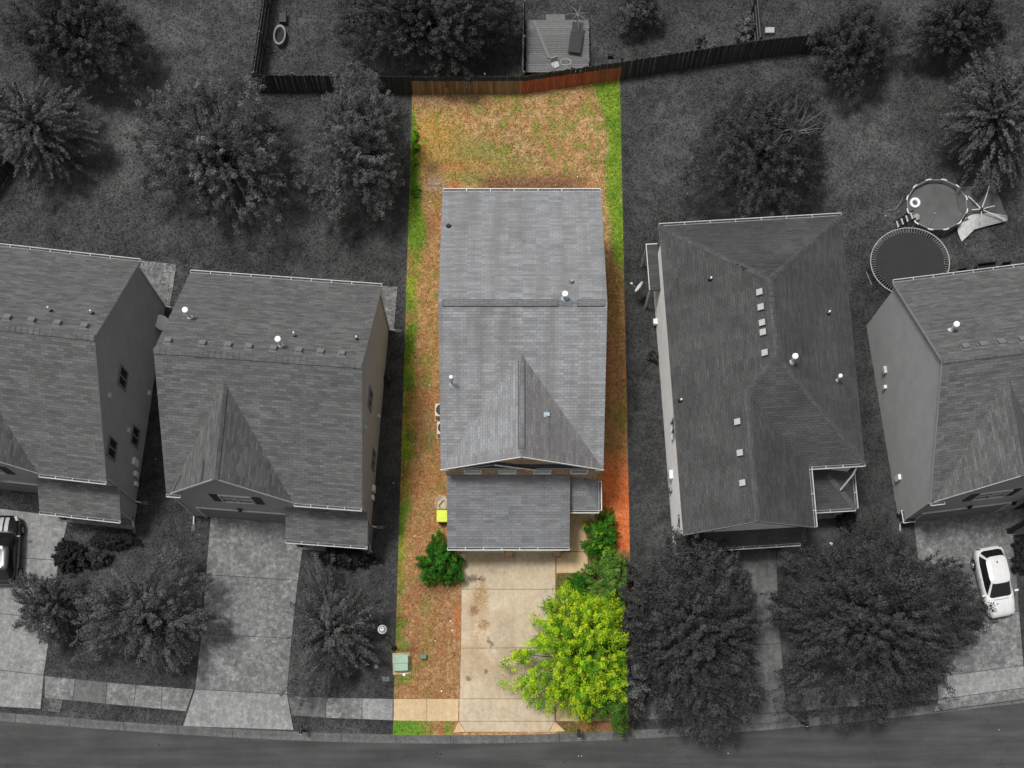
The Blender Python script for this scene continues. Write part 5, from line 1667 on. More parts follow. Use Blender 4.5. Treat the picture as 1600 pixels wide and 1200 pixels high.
def pool():
    c = at(1464, 320, 0.8)
    root = empty('swimming_pool', (c.x, c.y, 0), 0, 'round above-ground frame pool beside the trampoline', 'pool')
    rx, ry, z, n = 1.80, 1.58, 0.82, 12
    M['water'] = NT('pool_water', 0.06).col(g(118))
    M['liner'] = plain('pool_liner', g(108), 0.12, 4, 0.5)
    M['liner_in'] = plain('pool_liner_inside', g(132), 0.10, 3, 0.5)
    P = lambda k, r, zz: (r * rx * math.cos(2 * math.pi * (k + 0.5) / n), r * ry * math.sin(2 * math.pi * (k + 0.5) / n), zz)
    mb = MB()
    for k in range(n):
        mb.poly([P(k, 1.02, 0), P(k + 1, 1.02, 0), P(k + 1, 1.0, z), P(k, 1.0, z)], 0)
        mb.poly([P(k + 1, 0.97, 0.02), P(k, 0.97, 0.02), P(k, 0.97, z), P(k + 1, 0.97, z)], 1)
        mb.poly([P(k, 0.97, z), P(k, 1.0, z), P(k + 1, 1.0, z), P(k + 1, 0.97, z)], 0)
    mb.build('liner', [M['liner'], M['liner_in']], root)
    mb = MB()
    mb.poly([P(k / 3, 0.962, 0.60) if False else (0.93 * rx * math.cos(2 * math.pi * k / 36), 0.93 * ry * math.sin(2 * math.pi * k / 36), 0.52) for k in range(36)])
    wt = mb.build('water', plain('murky_pool_water', g(92), 0.22, 0.7, 0.12), root)
    for k in range(n):
        mb = MB()
        mb.tube([P(k, 1.0, z + 0.01), P(k + 1, 1.0, z + 0.01)], 0.035, 6)
        mb.build('rail', M['metal_mid'], root)
        mb = MB()
        a, b, d = Vector(P(k - 0.18, 0.995, z + 0.02)), Vector(P(k, 1.005, z + 0.02)), Vector(P(k + 0.18, 0.995, z + 0.02))
        mb.tube([a, b, d], 0.042, 6)
        mb.build('rail_joint', M['metal_light'], root)
        mb = MB()
        mb.tube([P(k, 1.01, z), P(k, 1.10, 0.0)], 0.025, 6)
        mb.build('leg', M['metal_mid'], root)
    # swim ring, ball
    p = at(1430, 316.5, 0.6)
    mb = MB()
    mb.lathe([(0.14, 0.0), (0.19, 0.085), (0.25, 0.10), (0.31, 0.06), (0.32, 0.0), (0.30, -0.03), (0.16, -0.03), (0.14, 0.0)], 24)
    tag(mb.build('swim_ring', M['pvc'], None, smooth=True, loc=(p.x, p.y, 0.56)), 'white inflatable swim ring floating in the round pool', 'swim ring')
    p = at(1431, 341, 0.6)
    mb = MB()
    mb.lathe([(0.0, -0.05), (0.16, 0.0), (0.23, 0.12), (0.20, 0.24), (0.10, 0.31), (0, 0.33)], 18)
    tag(mb.build('beach_ball', plain('mottled_ball', g(150), 0.6, 14, 0.4), None, smooth=True, loc=(p.x, p.y, 0.55)), 'mottled pale ball floating near the pool ladder', 'ball')
    a, b = at(1461, 333, 0.58), at(1449, 357, 0.9)
    mb = MB()
    mb.tube([(a.x, a.y, 0.56), (b.x, b.y, 0.90)], 0.02, 6)
    mb.lathe([(0, -0.03), (0.07, 0), (0, 0.03)], 10, (a.x, a.y, 0.58))
    tag(mb.build('cleaning_pole', M['metal_mid']), 'thin pole lying over the pool edge into the water', 'pole')
    # ladder
    l0 = at(1428, 336, 0.9)
    l1 = at(1398, 353, 0.0)
    lad = empty('pool_ladder', (l1.x, l1.y, 0), 0, 'dark step ladder with white treads leaning at the round pool', 'ladder')
    d = Vector((l0.x - l1.x, l0.y - l1.y, 0))
    dn = d.normalized()
    sd_ = Vector((-dn.y, dn.x, 0))
    for s_ in (-1, 1):
        mb = MB()
        mb.beam(sd_ * 0.24 * s_, d + Vector((0, 0, 1.0)) + sd_ * 0.24 * s_, 0.07, 0.07)
        mb.build('side_rail', M['black'], lad)
    for i in range(4):
        t = (i + 0.6) / 4.2
        p = d * t + Vector((0, 0, t))
        mb = MB()
        mb.obox(p, (0.045, 0.20, 0.02), Matrix((dn, sd_, Z3)).transposed())
        mb.build('tread', M['vent_light'], lad)
pool()

def canopy():
    """a pop-up canopy that has fallen over: slumped dark cloth, pale valance, frame poles in relief"""
    cs = [at(1492, 292, 0.6), at(1549, 285, 0.7), at(1572, 343, 0.35), at(1499, 350, 0.25)]
    o = at(1533, 328, 1.15)
    base = Vector((o.x, o.y, 0))
    root = empty('collapsed_canopy', base, 0, 'collapsed dark canopy with white frame poles and hem beside the round pool', 'canopy')
    L_ = [c_ - base for c_ in cs]
    apex = o - base
    n = 14
    mb = MB()
    rs = random.Random(4)
    def S(u, v):
        a = L_[0].lerp(L_[1], u); b = L_[3].lerp(L_[2], u)
        p = a.lerp(b, v)
        da = max(abs(u - 0.55), abs(v - 0.65)) / 0.65
        p.z += (apex.z - 0.5) * max(0, 1 - da) ** 0.9 + 0.05 * math.sin(9 * u + 4 * v) * (1 - abs(2 * v - 1)) + 0.04 * math.sin(13 * v - 5 * u)
        e = abs(2 * u - 1) ** 3
        p += Vector((0, 0.10, 0)) * (1 - e) * (v > 0.9) - Vector((0, 0.06, 0)) * math.sin(math.pi * u) * (1 - v)
        return p
    for i in range(n):
        for j in range(n):
            mb.poly([S(i / n, j / n), S(i / n, (j + 1) / n), S((i + 1) / n, (j + 1) / n), S((i + 1) / n, j / n)])
    mb.build('cloth', plain('dark_canopy_cloth', g(76), 0.16, 2.5, 0.8), root, smooth=True)
    # hem
    hem = [at(1495, 352, 0.3), at(1497, 366, 0.16), at(1502, 378, 0.08), at(1512, 369, 0.2), at(1523, 358, 0.3), at(1540, 353, 0.28), at(1574, 345, 0.3)]
    inn = [at(1502, 346, 0.45), at(1505, 352, 0.5), at(1511, 356, 0.5), at(1518, 351, 0.55), at(1527, 345, 0.55), at(1542, 348, 0.5), at(1571, 343, 0.38)]
    mb = MB()
    for i in range(len(hem) - 1):
        for t0, t1 in ((0, .5), (.5, 1)):
            SV = [S(0.02, 0.9), S(0.08, 0.88), S(0.16, 0.86), S(0.28, 0.86), S(0.42, 0.88), S(0.62, 0.92), S(0.98, 0.98)]
            def q(k, t): return ((hem[k] - base).lerp(SV[k] + Vector((0, 0, 0.03)), t)) + Vector((0, 0, 0.05 * math.sin(3.1 * t + k)))
            mb.poly([q(i, t0), q(i + 1, t0), q(i + 1, t1), q(i, t1)])
    mb.build('hem', plain('white_hem', g(178), 0.18, 6, 0.7), root, smooth=True)
    for tx, ty, tz in ((1545, 292, 0.85), (1510, 306, 0.7), (1553, 323, 0.75), (1518, 329, 0.85), (1531, 346, 0.75), (1569, 345, 0.45)):
        e = at(tx, ty, tz) - base
        mid = apex.lerp(e, 0.5) + Vector((0, 0, 0.12))
        mb = MB()
        mb.tube([apex + Vector((0, 0, 0.06)), mid, e + Vector((0, 0, 0.08))], 0.026, 6)
        mb.build('pole', M['metal_light'], root)
    mb = MB()
    mb.lathe([(0, -0.08), (0.09, -0.05), (0.09, 0.08), (0, 0.10)], 8, apex + Vector((0, 0, 0.05)))
    mb.build('hub', M['black'], root)
canopy()

def hose(pts, r, name, label, mat, cat='hose', sm=6):
    P = [at(x, y) for x, y in pts]
    out = []
    for i in range(len(P) - 1):
        p0, p1, p2, p3 = P[max(i - 1, 0)], P[i], P[i + 1], P[min(i + 2, len(P) - 1)]
        for k in range(sm):
            t = k / sm
            out.append(0.5 * ((2 * p1) + (p2 - p0) * t + (2 * p0 - 5 * p1 + 4 * p2 - p3) * t * t + (3 * p1 - p0 - 3 * p2 + p3) * t ** 3))
    out.append(P[-1])
    mb = MB()
    mb.tube([(p.x, p.y, 0.05 + r) for p in out], r, 6)
    return tag(mb.build(name, mat, None, smooth=True), label, cat)
M['hose_green'] = plain('pale_green_hose', s2l((128, 140, 104)), 0.1, 4, 0.5)
hose([(692, 700), (678, 690), (667, 668), (660, 652), (662, 642), (668, 643), (671, 655), (672, 680), (674, 705), (680, 720), (690, 730)], 0.022, 'garden_hose', 'pale green garden hose looped on the ground beside the air conditioners', M['hose_green'])
hose([(1385, 330), (1398, 328), (1406, 318), (1410, 310)], 0.025, 'pool_hose', 'pale hose curving over the grass beside the round pool', M['metal_mid'])

# ------------------------------------------------------------------ air conditioners, bins, utility boxes
def ac_unit(px, py, lb):
    c = at(px, py, 0.8)
    root = empty('air_conditioner', (c.x, c.y, 0), 0, lb, 'air conditioner', 'air conditioners at the side wall')
    s_ = 0.38
    mb = MB()
    mb.box((-s_ - 0.06, -s_ - 0.06, 0), (s_ + 0.06, s_ + 0.06, 0.08))
    mb.build('pad', M['conc_lot2'], root)
    mb = MB()
    mb.box((-s_, -s_, 0.08), (s_, s_, 0.78))
    mb.build('casing', plain('beige_casing', s2l((196, 188, 172)), 0.08, 5, 0.5), root, bevel=0.03)
    mb = MB()
    mb.lathe([(0, 0.80), (0.30, 0.80), (0.33, 0.785)], 20)
    fan = mb.build('fan_grille', M['black'], root)
    for i in range(4):
        mb = MB()
        t = i * math.pi / 4
        mb.tube([(0.33 * math.cos(t), 0.33 * math.sin(t), 0.81), (-0.33 * math.cos(t), -0.33 * math.sin(t), 0.81)], 0.008, 4)
        mb.build('grille_bar', M['metal_mid'], fan)
ac_unit(690, 640, 'beige air conditioner half under the eaves, farther from the garage')
ac_unit(693, 668, 'beige air conditioner half under the eaves, nearer to the garage')

def wheelie_bin(px, py, rz, lb, body, lid, rimm=None, w_=0.30, d_=0.33, hh=1.0):
    c = at(px, py, hh)
    root = empty('wheelie_bin', (c.x, c.y, 0), rz, lb, 'bin')
    mb = MB()
    A = [(-w_ * .75, -d_ * .75, 0.06), (w_ * .75, -d_ * .75, 0.06), (w_ * .75, d_ * .75, 0.06), (-w_ * .75, d_ * .75, 0.06)]
    B = [(-w_, -d_, hh - 0.06), (w_, -d_, hh - 0.06), (w_, d_, hh - 0.06), (-w_, d_, hh - 0.06)]
    for i in range(4):
        j = (i + 1) % 4
        mb.poly([A[i], A[j], B[j], B[i]])
    mb.poly(A[::-1]); mb.poly(B)
    mb.build('body', body, root)
    mb = MB()
    mb.box((-w_ - 0.025, -d_ - 0.025, hh - 0.07), (w_ + 0.025, d_ + 0.025, hh - 0.01))
    mb.build('rim', rimm or lid, root, bevel=0.02)
    mb = MB()
    mb.box((-w_ + 0.01, -d_ + 0.01, hh - 0.03), (w_ - 0.01, d_ - 0.01, hh + 0.025))
    l_ = mb.build('lid', lid, root, bevel=0.02)
    mb = MB()
    mb.box((-w_ * .6, -d_ * .55, hh + 0.02), (w_ * .6, d_ * .55, hh + 0.04))
    mb.build('lid_panel', lid, l_, bevel=0.008)
    mb = MB()
    mb.tube([(-w_ * .8, d_ + 0.06, hh - 0.05), (w_ * .8, d_ + 0.06, hh - 0.05)], 0.02, 6)
    mb.build('handle', body, root)
    for s_ in (-1, 1):
        mb = MB()
        mb.tube([(s_ * w_ * .8, d_ * .8, 0.12), (s_ * (w_ * .8 + 0.06), d_ * .8, 0.12)], 0.12, 12)
        mb.build('wheel', M['rubber'], root)
M['lime_plastic'] = plain('lime_plastic', s2l((200, 216, 50)), 0.05, 4, 0.4)
M['dark_plastic'] = plain('charcoal_plastic', g(58), 0.1, 4, 0.45)
wheelie_bin(691, 806, 0, 'lime yellow wheeled bin against the garage side wall', M['black'], M['lime_plastic'])
wheelie_bin(1420, 806, R(8), 'dark wheeled bin with pale rim at the corner of the house with the white car', M['dark_plastic'], M['dark_plastic'], M['metal_light'], 0.34, 0.36)

# coiled sheet beside the lime bin
c = at(690, 787)
mb = MB()
mb.lathe([(0.42, 0.0), (0.45, 0.12), (0.40, 0.20), (0.28, 0.16), (0.2, 0.10), (0, 0.10)], 18, (0, 0, 0.02), 0, 0.9, 1.15)
rt = empty('rolled_tarp', (c.x, c.y, 0), 0, 'crumpled beige tarp heaped beside the lime bin', 'tarp')
o = mb.build('tarp_heap', plain('beige_tarp', s2l((178, 164, 142)), 0.3, 6, 0.8, bump=0.4), rt)
for v in o.data.vertices:
    v.co.z *= 1 + 0.5 * math.sin(v.co.x * 9) * math.cos(v.co.y * 7)
mb = MB()
mb.tube([(0.3, 0.3, 0.1), (0.1, 0.1, 0.2), (-0.1, -0.1, 0.24), (-0.15, -0.35, 0.12)], 0.02, 5)
mb.build('cord', M['black'], rt)

M['util_green'] = plain('utility_green', s2l((138, 164, 142)), 0.12, 3, 0.5)
M['util_dark'] = plain('dark_utility_green', s2l((86, 106, 84)), 0.12, 3, 0.5)
c = at(626, 1035, 0.6)
tr = empty('transformer_box', (c.x, c.y, 0), R(3), 'pale green utility cabinet on its pad beside the street lamp', 'utility box')
mb = MB(); mb.box((-0.5, -0.62, 0), (0.5, 0.62, 0.07)); mb.build('pad', M['conc_lot2'], tr)
mb = MB(); mb.box((-0.40, -0.48, 0.07), (0.40, 0.42, 0.58)); mb.build('cabinet', M['util_green'], tr, bevel=0.03)
mb = MB(); mb.box((-0.43, -0.05, 0.585), (0.43, 0.46, 0.64)); mb.build('lid', M['util_green'], tr, bevel=0.02)
mb = MB(); mb.box((-0.02, -0.52, 0.25), (0.06, -0.482, 0.40)); mb.build('handle', M['metal_mid'], tr)
c = at(661, 1026, 0.3)
pd = empty('cable_pedestal', (c.x, c.y, 0), 0, 'small dark green utility pedestal on the brown front yard', 'utility box')
mb = MB(); mb.box((-0.17, -0.13, 0), (0.17, 0.13, 0.32)); mb.build('housing', M['util_dark'], pd, bevel=0.04)
mb = MB(); mb.box((-0.19, -0.15, 0.30), (0.19, 0.15, 0.36)); mb.build('cap', M['util_dark'], pd, bevel=0.03)
def cap(px, py, r, lb, m_, grp=None):
    c = at(px, py)
    mb = MB()
    mb.lathe([(r * 1.1, -0.05), (r * 1.1, 0.06), (r, 0.075), (r * 0.4, 0.085), (r * 0.35, 0.11), (0, 0.115)], 14)
    tag(mb.build('cleanout_cap', m_, None, loc=(c.x, c.y, 0.03)), lb, 'utility cap', grp)
cap(631.5, 1054, 0.085, 'white round cleanout cap beside the pale green utility cabinet', M['pvc'])
cap(588, 1042, 0.12, 'dull round cleanout cap on the lawn by the spiky tree', M['vent_grey'])
cap(579, 962, 0.06, 'small white cap on the lawn beyond the street lamp', M['pvc'])
cap(1298, 850, 0.085, 'white round cap in the garden bed of the hip-roofed house', M['pvc'])
c = at(603, 1061)
mb = MB(); mb.box((-0.22, -0.14, -0.05), (0.22, 0.14, 0.05)); tag(mb.build('meter_lid', M['conc_dark'], None, loc=(c.x, c.y, 0), bevel=0.015), 'grey rectangular meter lid set in the lawn by the sidewalk', 'utility lid')

# street lamp
b = at(616, 1013)
hd = at(597, 983, 4.6)
sl = empty('street_lamp', (b.x, b.y, 0), 0, 'street lamp with round pale head on a dark post', 'street lamp')
off = Vector((hd.x - b.x, hd.y - b.y, 0))
mb = MB()
mb.lathe([(0.16, -0.05), (0.16, 0.15), (0.09, 0.3), (0.06, 0.5)], 10)
mb.tube([(0, 0, 0.4), (0, 0, 4.2)], [0.06, 0.045], 8)
mb.build('post', M['black'], sl)
mb = MB()
mb.tube([(0, 0, 4.1), off * 0.6 + Vector((0, 0, 4.35)), off + Vector((0, 0, 4.4))], 0.04, 6)
mb.build('neck', M['black'], sl)
mb = MB()
mb.lathe([(0.10, 4.36), (0.24, 4.42), (0.25, 4.47), (0.22, 4.55), (0.20, 4.56)], 20, off)
hd_ = mb.build('head', M['metal_light'], sl)
mb = MB(); mb.lathe([(0.20, 4.555), (0.13, 4.60), (0.125, 4.61)], 20, off); mb.build('dome', M['metal_mid'], hd_)
mb = MB(); mb.lathe([(0.125, 4.61), (0.08, 4.66), (0.04, 4.67), (0, 4.67)], 16, off); mb.build('dome_cap', M['metal_light'], hd_)
mb = MB(); mb.lathe([(0.035, 4.66), (0.035, 4.74), (0, 4.75)], 10, off + Vector((-0.02, 0.02, 0))); mb.build('sensor', M['black'], hd_)

# mailboxes
def mailbox(px, py, rz, lb):
    c = at(px, py)
    root = empty('mailbox', (c.x, c.y, 0), rz, lb, 'mailbox', 'mailboxes on the verge')
    mb = MB(); mb.box((-0.05, -0.05, -0.1), (0.05, 0.05, 1.0)); mb.build('post', M['black'], root)
    mb = MB()
    prof = [(-0.085, 1.0), (0.085, 1.0), (0.085, 1.10)] + [(0.085 * math.cos(t), 1.10 + 0.085 * math.sin(t)) for t in np.linspace(0.3, math.pi - 0.3, 6)] + [(-0.085, 1.10)]
    mb.prism([(x, -0.26, z) for x, z in prof], (0, 0.5, 0))
    bx = mb.build('box', M['black'], root)
    mb = MB(); mb.box((-0.075, -0.275, 1.01), (0.075, -0.262, 1.15)); mb.build('door', M['metal_light'], bx)
    mb = MB(); mb.box((0.088, -0.05, 1.08), (0.10, -0.02, 1.26)).box((0.088, -0.05, 1.22), (0.10, 0.06, 1.27)); mb.build('flag', M['metal_mid'], bx)
mailbox(475, 1142, 0, 'black mailbox on the verge beside the pale driveway apron of the house with eight vents')
mailbox(903, 1148, 0, 'black mailbox on the bare verge below the lime green tree')
mailbox(1253, 1130, 0, 'black mailbox at the apron beside the huge round street tree')
# storm drain mouth
c = at(72, 1101)
sdn = empty('storm_drain', (c.x, c.y, 0), R(-6), 'dark storm drain opening at the verge below the left sidewalk', 'drain')
mb = MB(); mb.box((-0.16, -0.36, -0.3), (0.16, 0.36, 0.035)); mb.build('pit', M['black'], sdn)
mb = MB(); mb.box((0.165, -0.36, -0.05), (0.9, 0.36, 0.05)); mb.build('cover', M['conc_dark'], sdn)

# ------------------------------------------------------------------ beyond the back fence: deck, tub, clutter
def deck():
    z = 0.45
    A, B, C_, D_ = at(822, 31, z), at(920, 31, z), at(921, 109, z), at(822, 116, z)
    root = empty('wooden_deck', (A.x, D_.y, 0), 0, 'weathered plank deck right behind the reddish fence', 'deck')
    x0, x1 = 0.0, B.x - A.x
    y0, y1 = 0.12, A.y - D_.y
    n = 24
    mb = MB(); mb.box((x0, 0, -0.012), (x1, (y1 - y0) / n - 0.014, 0.012))
    p0 = mb.build('plank', M['deck_wood'], root)
    r = random.Random(3)
    for i in range(n):
        y = y0 + (y1 - y0) * i / n
        # the fence runs across the deck's near right corner
        yy = D_.y + y
        if yy < 43.0 + 0.153 * 3.4 and i < 4:
            xm = max(0.8, (yy - 42.85) / 0.153 + 0.96 - A.x)
            m2 = MB(); m2.box((x0, 0, -0.012), (min(x1, xm), (y1 - y0) / n - 0.014, 0.012))
            m2.build('plank', M['deck_wood'], root, loc=(0, y, z + r.uniform(-0.004, 0.004)))
            continue
        o = p0 if p0.location.z == 0 else inst(p0, root)
        o.location = (r.uniform(-0.03, 0.03), y, z + r.uniform(-0.004, 0.004))
    for x in (0.15, x1 / 2, x1 - 0.15):
        mb = MB(); mb.box((x - 0.04, 0.75, 0.0), (x + 0.04, y1 - 0.1, z - 0.02)); mb.build('joist', M['fence_rail'], root)
    for y, zz in ((y1 + 0.02, 0.30), (y1 + 0.30, 0.15)):
        mb = MB(); mb.box((1.2, y, zz - 0.03), (2.35, y + 0.27, zz)); mb.build('step', M['deck_wood'], root)
    return z
dz = deck()
a, b = at(834, 31, dz + .1), at(858, 90, dz + .1)
mb = MB(); mb.beam((a.x, a.y, dz + 0.05), (b.x, b.y, dz + 0.05), 0.18, 0.05)
tag(mb.build('loose_board', M['deck_wood']), 'pale loose board lying slantwise on the plank deck', 'board')
c = at(900, 62, dz + 0.4)
lg = empty('sun_lounger', (c.x, c.y, dz + 0.012), R(-8), 'dark mesh lounger on the plank deck', 'lounger')
mb = MB(); mb.box((-0.33, -0.75, 0.28), (0.33, 0.55, 0.31)); mb.build('seat', plain('dark_mesh', g(54), 0.3, 20, 0.8), lg)
mb = MB(); mb.prism([(-0.33, 0.56, 0.31), (0.33, 0.56, 0.31), (0.33, 0.95, 0.62), (-0.33, 0.95, 0.62)], (0, 0.02, -0.03)); mb.build('backrest', plain('dark_mesh_back', g(70), 0.3, 20, 0.8), lg)
for x in (-0.36, 0.36):
    mb = MB(); mb.beam((x, -0.78, 0.30), (x, 0.58, 0.30), 0.04, 0.05); mb.build('side_rail', M['shutter'], lg)
    for y in (-0.65, 0.45):
        mb = MB(); mb.box((x - 0.02, y - 0.02, 0), (x + 0.02, y + 0.02, 0.28)); mb.build('leg', M['shutter'], lg)
c = at(902, 30, 0.9)
um = empty('bare_umbrella_frame', (c.x, c.y, 0), 0, 'bare pale umbrella ribs standing at the far edge of the plank deck', 'umbrella frame')
mb = MB(); mb.tube([(0, 0, 0), (0, 0, 1.3)], 0.025, 6); mb.build('pole', M['metal_mid'], um)
for i in range(7):
    t = i * 2 * math.pi / 7 + 0.3
    mb = MB(); mb.tube([(0, 0, 1.3), (0.4 * math.cos(t), 0.4 * math.sin(t), 1.36), (0.72 * math.cos(t), 0.72 * math.sin(t), 1.15)], 0.018, 5); mb.build('rib', M['metal_mid'], um)
c = at(868, 97, dz + 0.3)
bk = empty('overturned_bucket_chair', (c.x, c.y, dz + 0.012), R(20), 'pale plastic chair tipped over on the plank deck', 'chair')
mb = MB(); mb.box((-0.22, -0.2, 0.02), (0.22, 0.24, 0.06)); mb.build('seat', M['vent_light'], bk, bevel=0.015)
mb = MB(); mb.box((-0.22, 0.24, 0.0), (0.22, 0.28, 0.42)); mb.build('backrest', M['vent_light'], bk, bevel=0.015)
for x, y in ((-0.2, -0.18), (0.2, -0.18), (0.2, 0.2), (-0.2, 0.2)):
    mb = MB(); mb.tube([(x, y, 0.05), (x * 1.1, y * 1.1, 0.42)], 0.02, 5); mb.build('leg', M['vent_light'], bk)
a = at(884, 96, dz + 0.1)
mb = MB(); mb.tube([(a.x + 0.34 * math.cos(t), a.y + 0.2 * math.sin(t), dz + 0.04) for t in np.linspace(0, 6.28, 20)], 0.025, 5)
tag(mb.build('coiled_rope', M['vent_light']), 'loop of pale rope beside the tipped chair on the deck', 'rope')
c = at(437, 55, 0.4)
tb = empty('oval_tub', (c.x, c.y, 0), R(-4), 'oval metal tub on the lawn beside the fence with rails', 'tub')
mb = MB(); mb.lathe([(0.30, 0.0), (0.33, 0.42), (0.37, 0.45), (0.37, 0.47), (0.29, 0.46), (0.26, 0.08), (0, 0.08)], 24, (0, 0, 0), 0, 1.0, 1.75); mb.build('shell', plain('zinc_tub', g(120), 0.2, 5, 0.5), tb)
mb = MB(); mb.lathe([(0.275, 0.20), (0, 0.201)], 24, (0, 0, 0), 0, 1.0, 1.75); mb.build('water', plain('tub_water', g(26), 0.2, 6, 0.6), tb)
c = at(442, 28, 0.3)
mb = MB(); mb.box((-0.22, -0.3, 0), (0.22, 0.3, 0.4)); tag(mb.build('storage_crate', M['dark_plastic'], None, loc=(c.x, c.y, 0), bevel=0.03), 'small dark crate next to the oval tub', 'crate')
c = at(1203, 57, 0.2)
mb = MB(); mb.box((-0.28, -0.18, 0), (0.28, 0.18, 0.25)); tag(mb.build('storage_crate', M['vent_light'], None, loc=(c.x, c.y + .4, 0), bevel=0.03), 'pale box behind the bend of the grey fence', 'crate')
c = at(954, 95, 0.2)
mb = MB(); mb.box((-0.16, -0.06, 0), (0.16, 0.06, 0.3)); tag(mb.build('storage_crate', M['black'], None, loc=(c.x, c.y + .3, 0), bevel=0.02), 'small black box behind the reddish fence beside the deck', 'crate')
# patio clutter behind the house with the white car
for px, py, s_, lb in ((1542, 412, 0.55, 'long dark storage bench behind the house with the white car'), (1504, 421, 0.25, 'small dark chair by the trampoline at the house wall'), (1573, 411, 0.28, 'dark round grill behind the house with the white car')):
    c = at(px, py + 4, 0.5)
    mb = MB(); mb.box((-s_, -0.18, 0), (s_, 0.18, 0.45)).box((-s_ * .95, 0.10, 0.45), (s_ * .95, 0.18, 0.72))
    tag(mb.build('patio_bench' if s_ > .5 else 'patio_chair' if s_ < .27 else 'grill', M['black'], None, loc=(c.x, c.y, 0), rot=(0, 0, R(7)), bevel=0.03), lb, 'bench' if s_ > .5 else 'chair' if s_ < .27 else 'grill')

# ------------------------------------------------------------------ litter
rl = random.Random(8)
def scraps(name, label, grp, pts, m_, s0=0.05, z=0.05):
    for x, y in pts:
        c = at(x, y)
        mb = MB()
        k = s0 * rl.uniform(0.7, 1.5)
        a = rl.uniform(0, 6)
        P = [(k * math.cos(a + t) * rl.uniform(0.6, 1.2), k * math.sin(a + t) * rl.uniform(0.6, 1.2), 0.02 + rl.uniform(0, 0.03)) for t in (0, 1.3, 2.6, 3.9, 5.1)]
        mb.prism(P, (0, 0, -0.012))
        tag(mb.build(name, m_, None, loc=(c.x, c.y, z)), label, 'litter', grp)
scraps('paper_scrap', 'tiny white scrap of litter on the bare yard around the slate-roofed house', 'white scraps on the coloured yard',
       [(652, 165), (688, 336), (686, 288), (795, 180), (803, 230), (868, 290), (902, 277), (665, 600), (671, 602), (704, 971), (707, 985), (710, 1002), (680, 1002), (648, 838), (693, 242), (671, 322), (672, 316), (690, 1080), (940, 1115)], M['pvc'], 0.035, 0.04)
scraps('paper_scrap', 'white scrap of litter lying on the asphalt', 'white scraps on the asphalt', [(1138, 1177), (904, 1181), (909, 1181), (1562, 1140)], M['vent_light'], 0.045, ROAD_Z)
scraps('tar_spot', 'small black tar spot on the asphalt', 'tar spots on the asphalt', [(682, 1176), (688, 1178), (679, 1184), (687, 1184), (382, 1178), (346, 1184), (248, 1164), (881, 1190)], M['black'], 0.07, ROAD_Z - 0.025)
scraps('paper_scrap', 'tiny white scrap of litter on the grey lawns', 'white scraps on the grey lawns', [(244, 718), (311, 836), (380, 850), (1074, 303), (1383, 338), (1508, 382), (596, 883), (98, 827), (164, 916), (615, 755)], M['vent_light'], 0.035, 0.02)
# oil and rust stains, with some painted shade, are thin films on the slabs
def stain(px, py, rx, ry, col, nm, op=0.45):
    c = at(px, py)
    key = 'stain_%d_%d_%d_%d' % (*col, int(op * 100))
    if key not in M:
        m = NT(key, 0.9)
        m.b.inputs['Specular IOR Level'].default_value = 0.05
        m.col(s2l(col))
        gr = m.n('ShaderNodeTexGradient', gradient_type='SPHERICAL')
        tc = m.n('ShaderNodeTexCoord')
        m.l(tc.outputs['Object'], gr.inputs[0])
        nz = m.noise(m.pos(), 9, 5, 0.7)
        ad = m.n('ShaderNodeMath', operation='MULTIPLY'); m.l(gr.outputs[0], ad.inputs[0]); m.l(m.mapr(nz, 0.35, 0.65, 0.1, 2.0), ad.inputs[1])
        m.l(m.mapr(ad.outputs[0], 0.15, 0.75, 0, op), m.b.inputs['Alpha'])
        M[key] = m.mat
    mb = MB()
    mb.poly([(math.cos(t), math.sin(t), 0) for t in np.linspace(0, 2 * math.pi, 25)[:-1]])
    o = mb.build('oil_shade_stain', M[key], dw, loc=(c.x, c.y, 0.0525 + 0.0006 * len([q for q in dw.children if q.name.startswith('oil_shade_stain')])))
    o.scale = (rx / 27.5, ry / 27.5, 1)
for px, py, rx, ry, col in ((739, 904, 9, 8, (70, 56, 44)), (754, 905, 6, 8, (120, 96, 60)), (741, 954, 10, 9, (124, 84, 50)), (756, 976, 11, 10, (168, 128, 76)), (763, 1000, 4, 6, (96, 70, 48)), (768, 1007, 5, 6, (92, 66, 44)), (733, 1060, 6, 5, (120, 92, 64)), (759, 1050, 4, 5, (116, 90, 64)), (752, 930, 14, 22, (174, 140, 92))):
    stain(px, py, rx * 1.25, ry * 1.25, col, 'stain')
for px, py, rx, ry, col in ((765, 882, 62, 26, (118, 100, 78)), (840, 878, 40, 24, (124, 108, 86)), (742, 1030, 40, 46, (176, 134, 76)), (800, 1064, 60, 40, (150, 122, 86)), (790, 1010, 26, 70, (140, 122, 98)), (745, 960, 24, 70, (190, 146, 84))):  # first two: dirt plus shade painted on the slab below the garage
    stain(px, py, rx, ry, col, 'stain', 0.17)

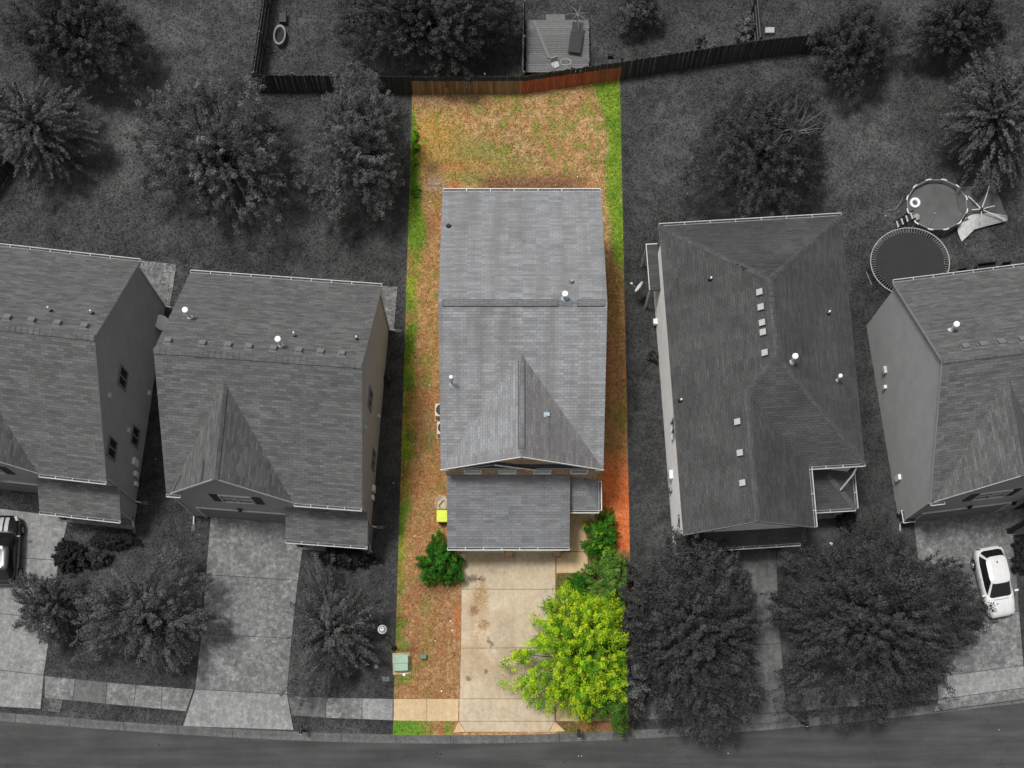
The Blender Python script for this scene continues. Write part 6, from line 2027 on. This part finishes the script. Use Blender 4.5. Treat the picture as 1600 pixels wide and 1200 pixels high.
# ------------------------------------------------------------------ grass: short tufts over the lawns
def in_poly(x, y, poly):
    r = np.zeros(len(x), bool)
    n = len(poly)
    for i in range(n):
        (x0, y0), (x1, y1) = poly[i], poly[(i + 1) % n]
        c = ((y0 > y) != (y1 > y)) & (x < (x1 - x0) * (y - y0) / ((y1 - y0) if abs(y1 - y0) > 1e-9 else 1e-9) + x0)
        r ^= c
    return r
def grass(name, label, src, x0, x1, y0, y1, n, size, seed, lot, mat):
    rs = np.random.RandomState(seed)
    x, y = rs.uniform(x0, x1, n), rs.uniform(y0, y1, n)
    XL, XR = -6.38 + (y - 4.33) / 39.42 * 0.80, 7.25 - (y - 4.51) / 39.98 * 0.39
    yf = np.where(x < 0.96, 42.62, 42.63 + (x - 0.96) * 0.153)
    inside = (x > XL) & (x < XR) & (y < yf)
    keep = (inside if lot else ~((x > XL - 0.06) & (x < XR + 0.06) & (y < yf + 0.3))) & (y > kerb_yv(x) + 0.55)
    for p in PAVED: keep &= ~in_poly(x, y, p)
    for hx, hy, hw_, hd_, th in ((-25.76, 24.09, 5.1, 6.0, -6.5), (-12.38, 22.46, 5.1, 6.0, -4.3), (27, 22.99, 5.1, 6.0, 7.3), (13.9, 23.4, 4.8, 8.3, 3.5), (0.88, 25.78, 4.2, 7.6, 0), (0.2, 16.4, 3.2, 1.9, 0)):
        dx, dy = x - hx, y - hy
        c_, s_ = math.cos(R(th)), math.sin(R(th))
        keep &= ~((abs(dx * c_ + dy * s_) < hw_) & (abs(-dx * s_ + dy * c_) < hd_))
    x, y = x[keep], y[keep]
    # colour of the turf at that place
    me = src.data
    nv = len(me.vertices)
    co = np.empty(nv * 3, np.float32); me.vertices.foreach_get('co', co); co = co.reshape(-1, 3)
    cl = np.empty(nv * 4, np.float32); me.attributes['col'].data.foreach_get('color', cl); cl = cl.reshape(-1, 4)[:, :3]
    cell = 0.2
    gx, gy = ((co[:, 0] + 60) / cell).astype(int), ((co[:, 1] + 10) / cell).astype(int)
    ok = (gx >= 0) & (gx < 600) & (gy >= 0) & (gy < 400)
    grid = np.zeros((600, 400, 3)); cnt = np.zeros((600, 400))
    np.add.at(grid, (gx[ok], gy[ok]), cl[ok]); np.add.at(cnt, (gx[ok], gy[ok]), 1)
    ix, iy = ((x + 60) / cell).astype(int), ((y + 10) / cell).astype(int)
    k2 = cnt[ix, iy] > 0
    x, y, ix, iy = x[k2], y[k2], ix[k2], iy[k2]
    C = grid[ix, iy] / cnt[ix, iy][:, None]
    m = len(x)
    C = C * rs.uniform(0.98, 1.22, (m, 1))
    P = np.stack([x, y, 0.035 + rs.uniform(0, 0.035, m)], 1)
    N = rs.normal(size=(m, 3)) * 0.4 + np.array([0, 0, 0.9])
    N /= np.linalg.norm(N, axis=1, keepdims=True)
    o = leaf_mesh(name, P, N, size * rs.uniform(0.6, 1.5, m), np.clip(C, 0.004, 0.8), mat, None, 0.42, rs)
    return tag(o, label, 'grass', kind='stuff')
grass('lawn_grass', 'short dark grey grass over the neighbouring lawns', bpy.data.objects['ground'], -33, 33, 4, 51, 370000, 0.10, 71, False, M['leaf_grey'])
grass('yard_grass', 'short dry and green grass over the coloured yard', bpy.data.objects['yard'], -7, 8, 4, 44, 90000, 0.10, 72, True, M['leaf_lot'])
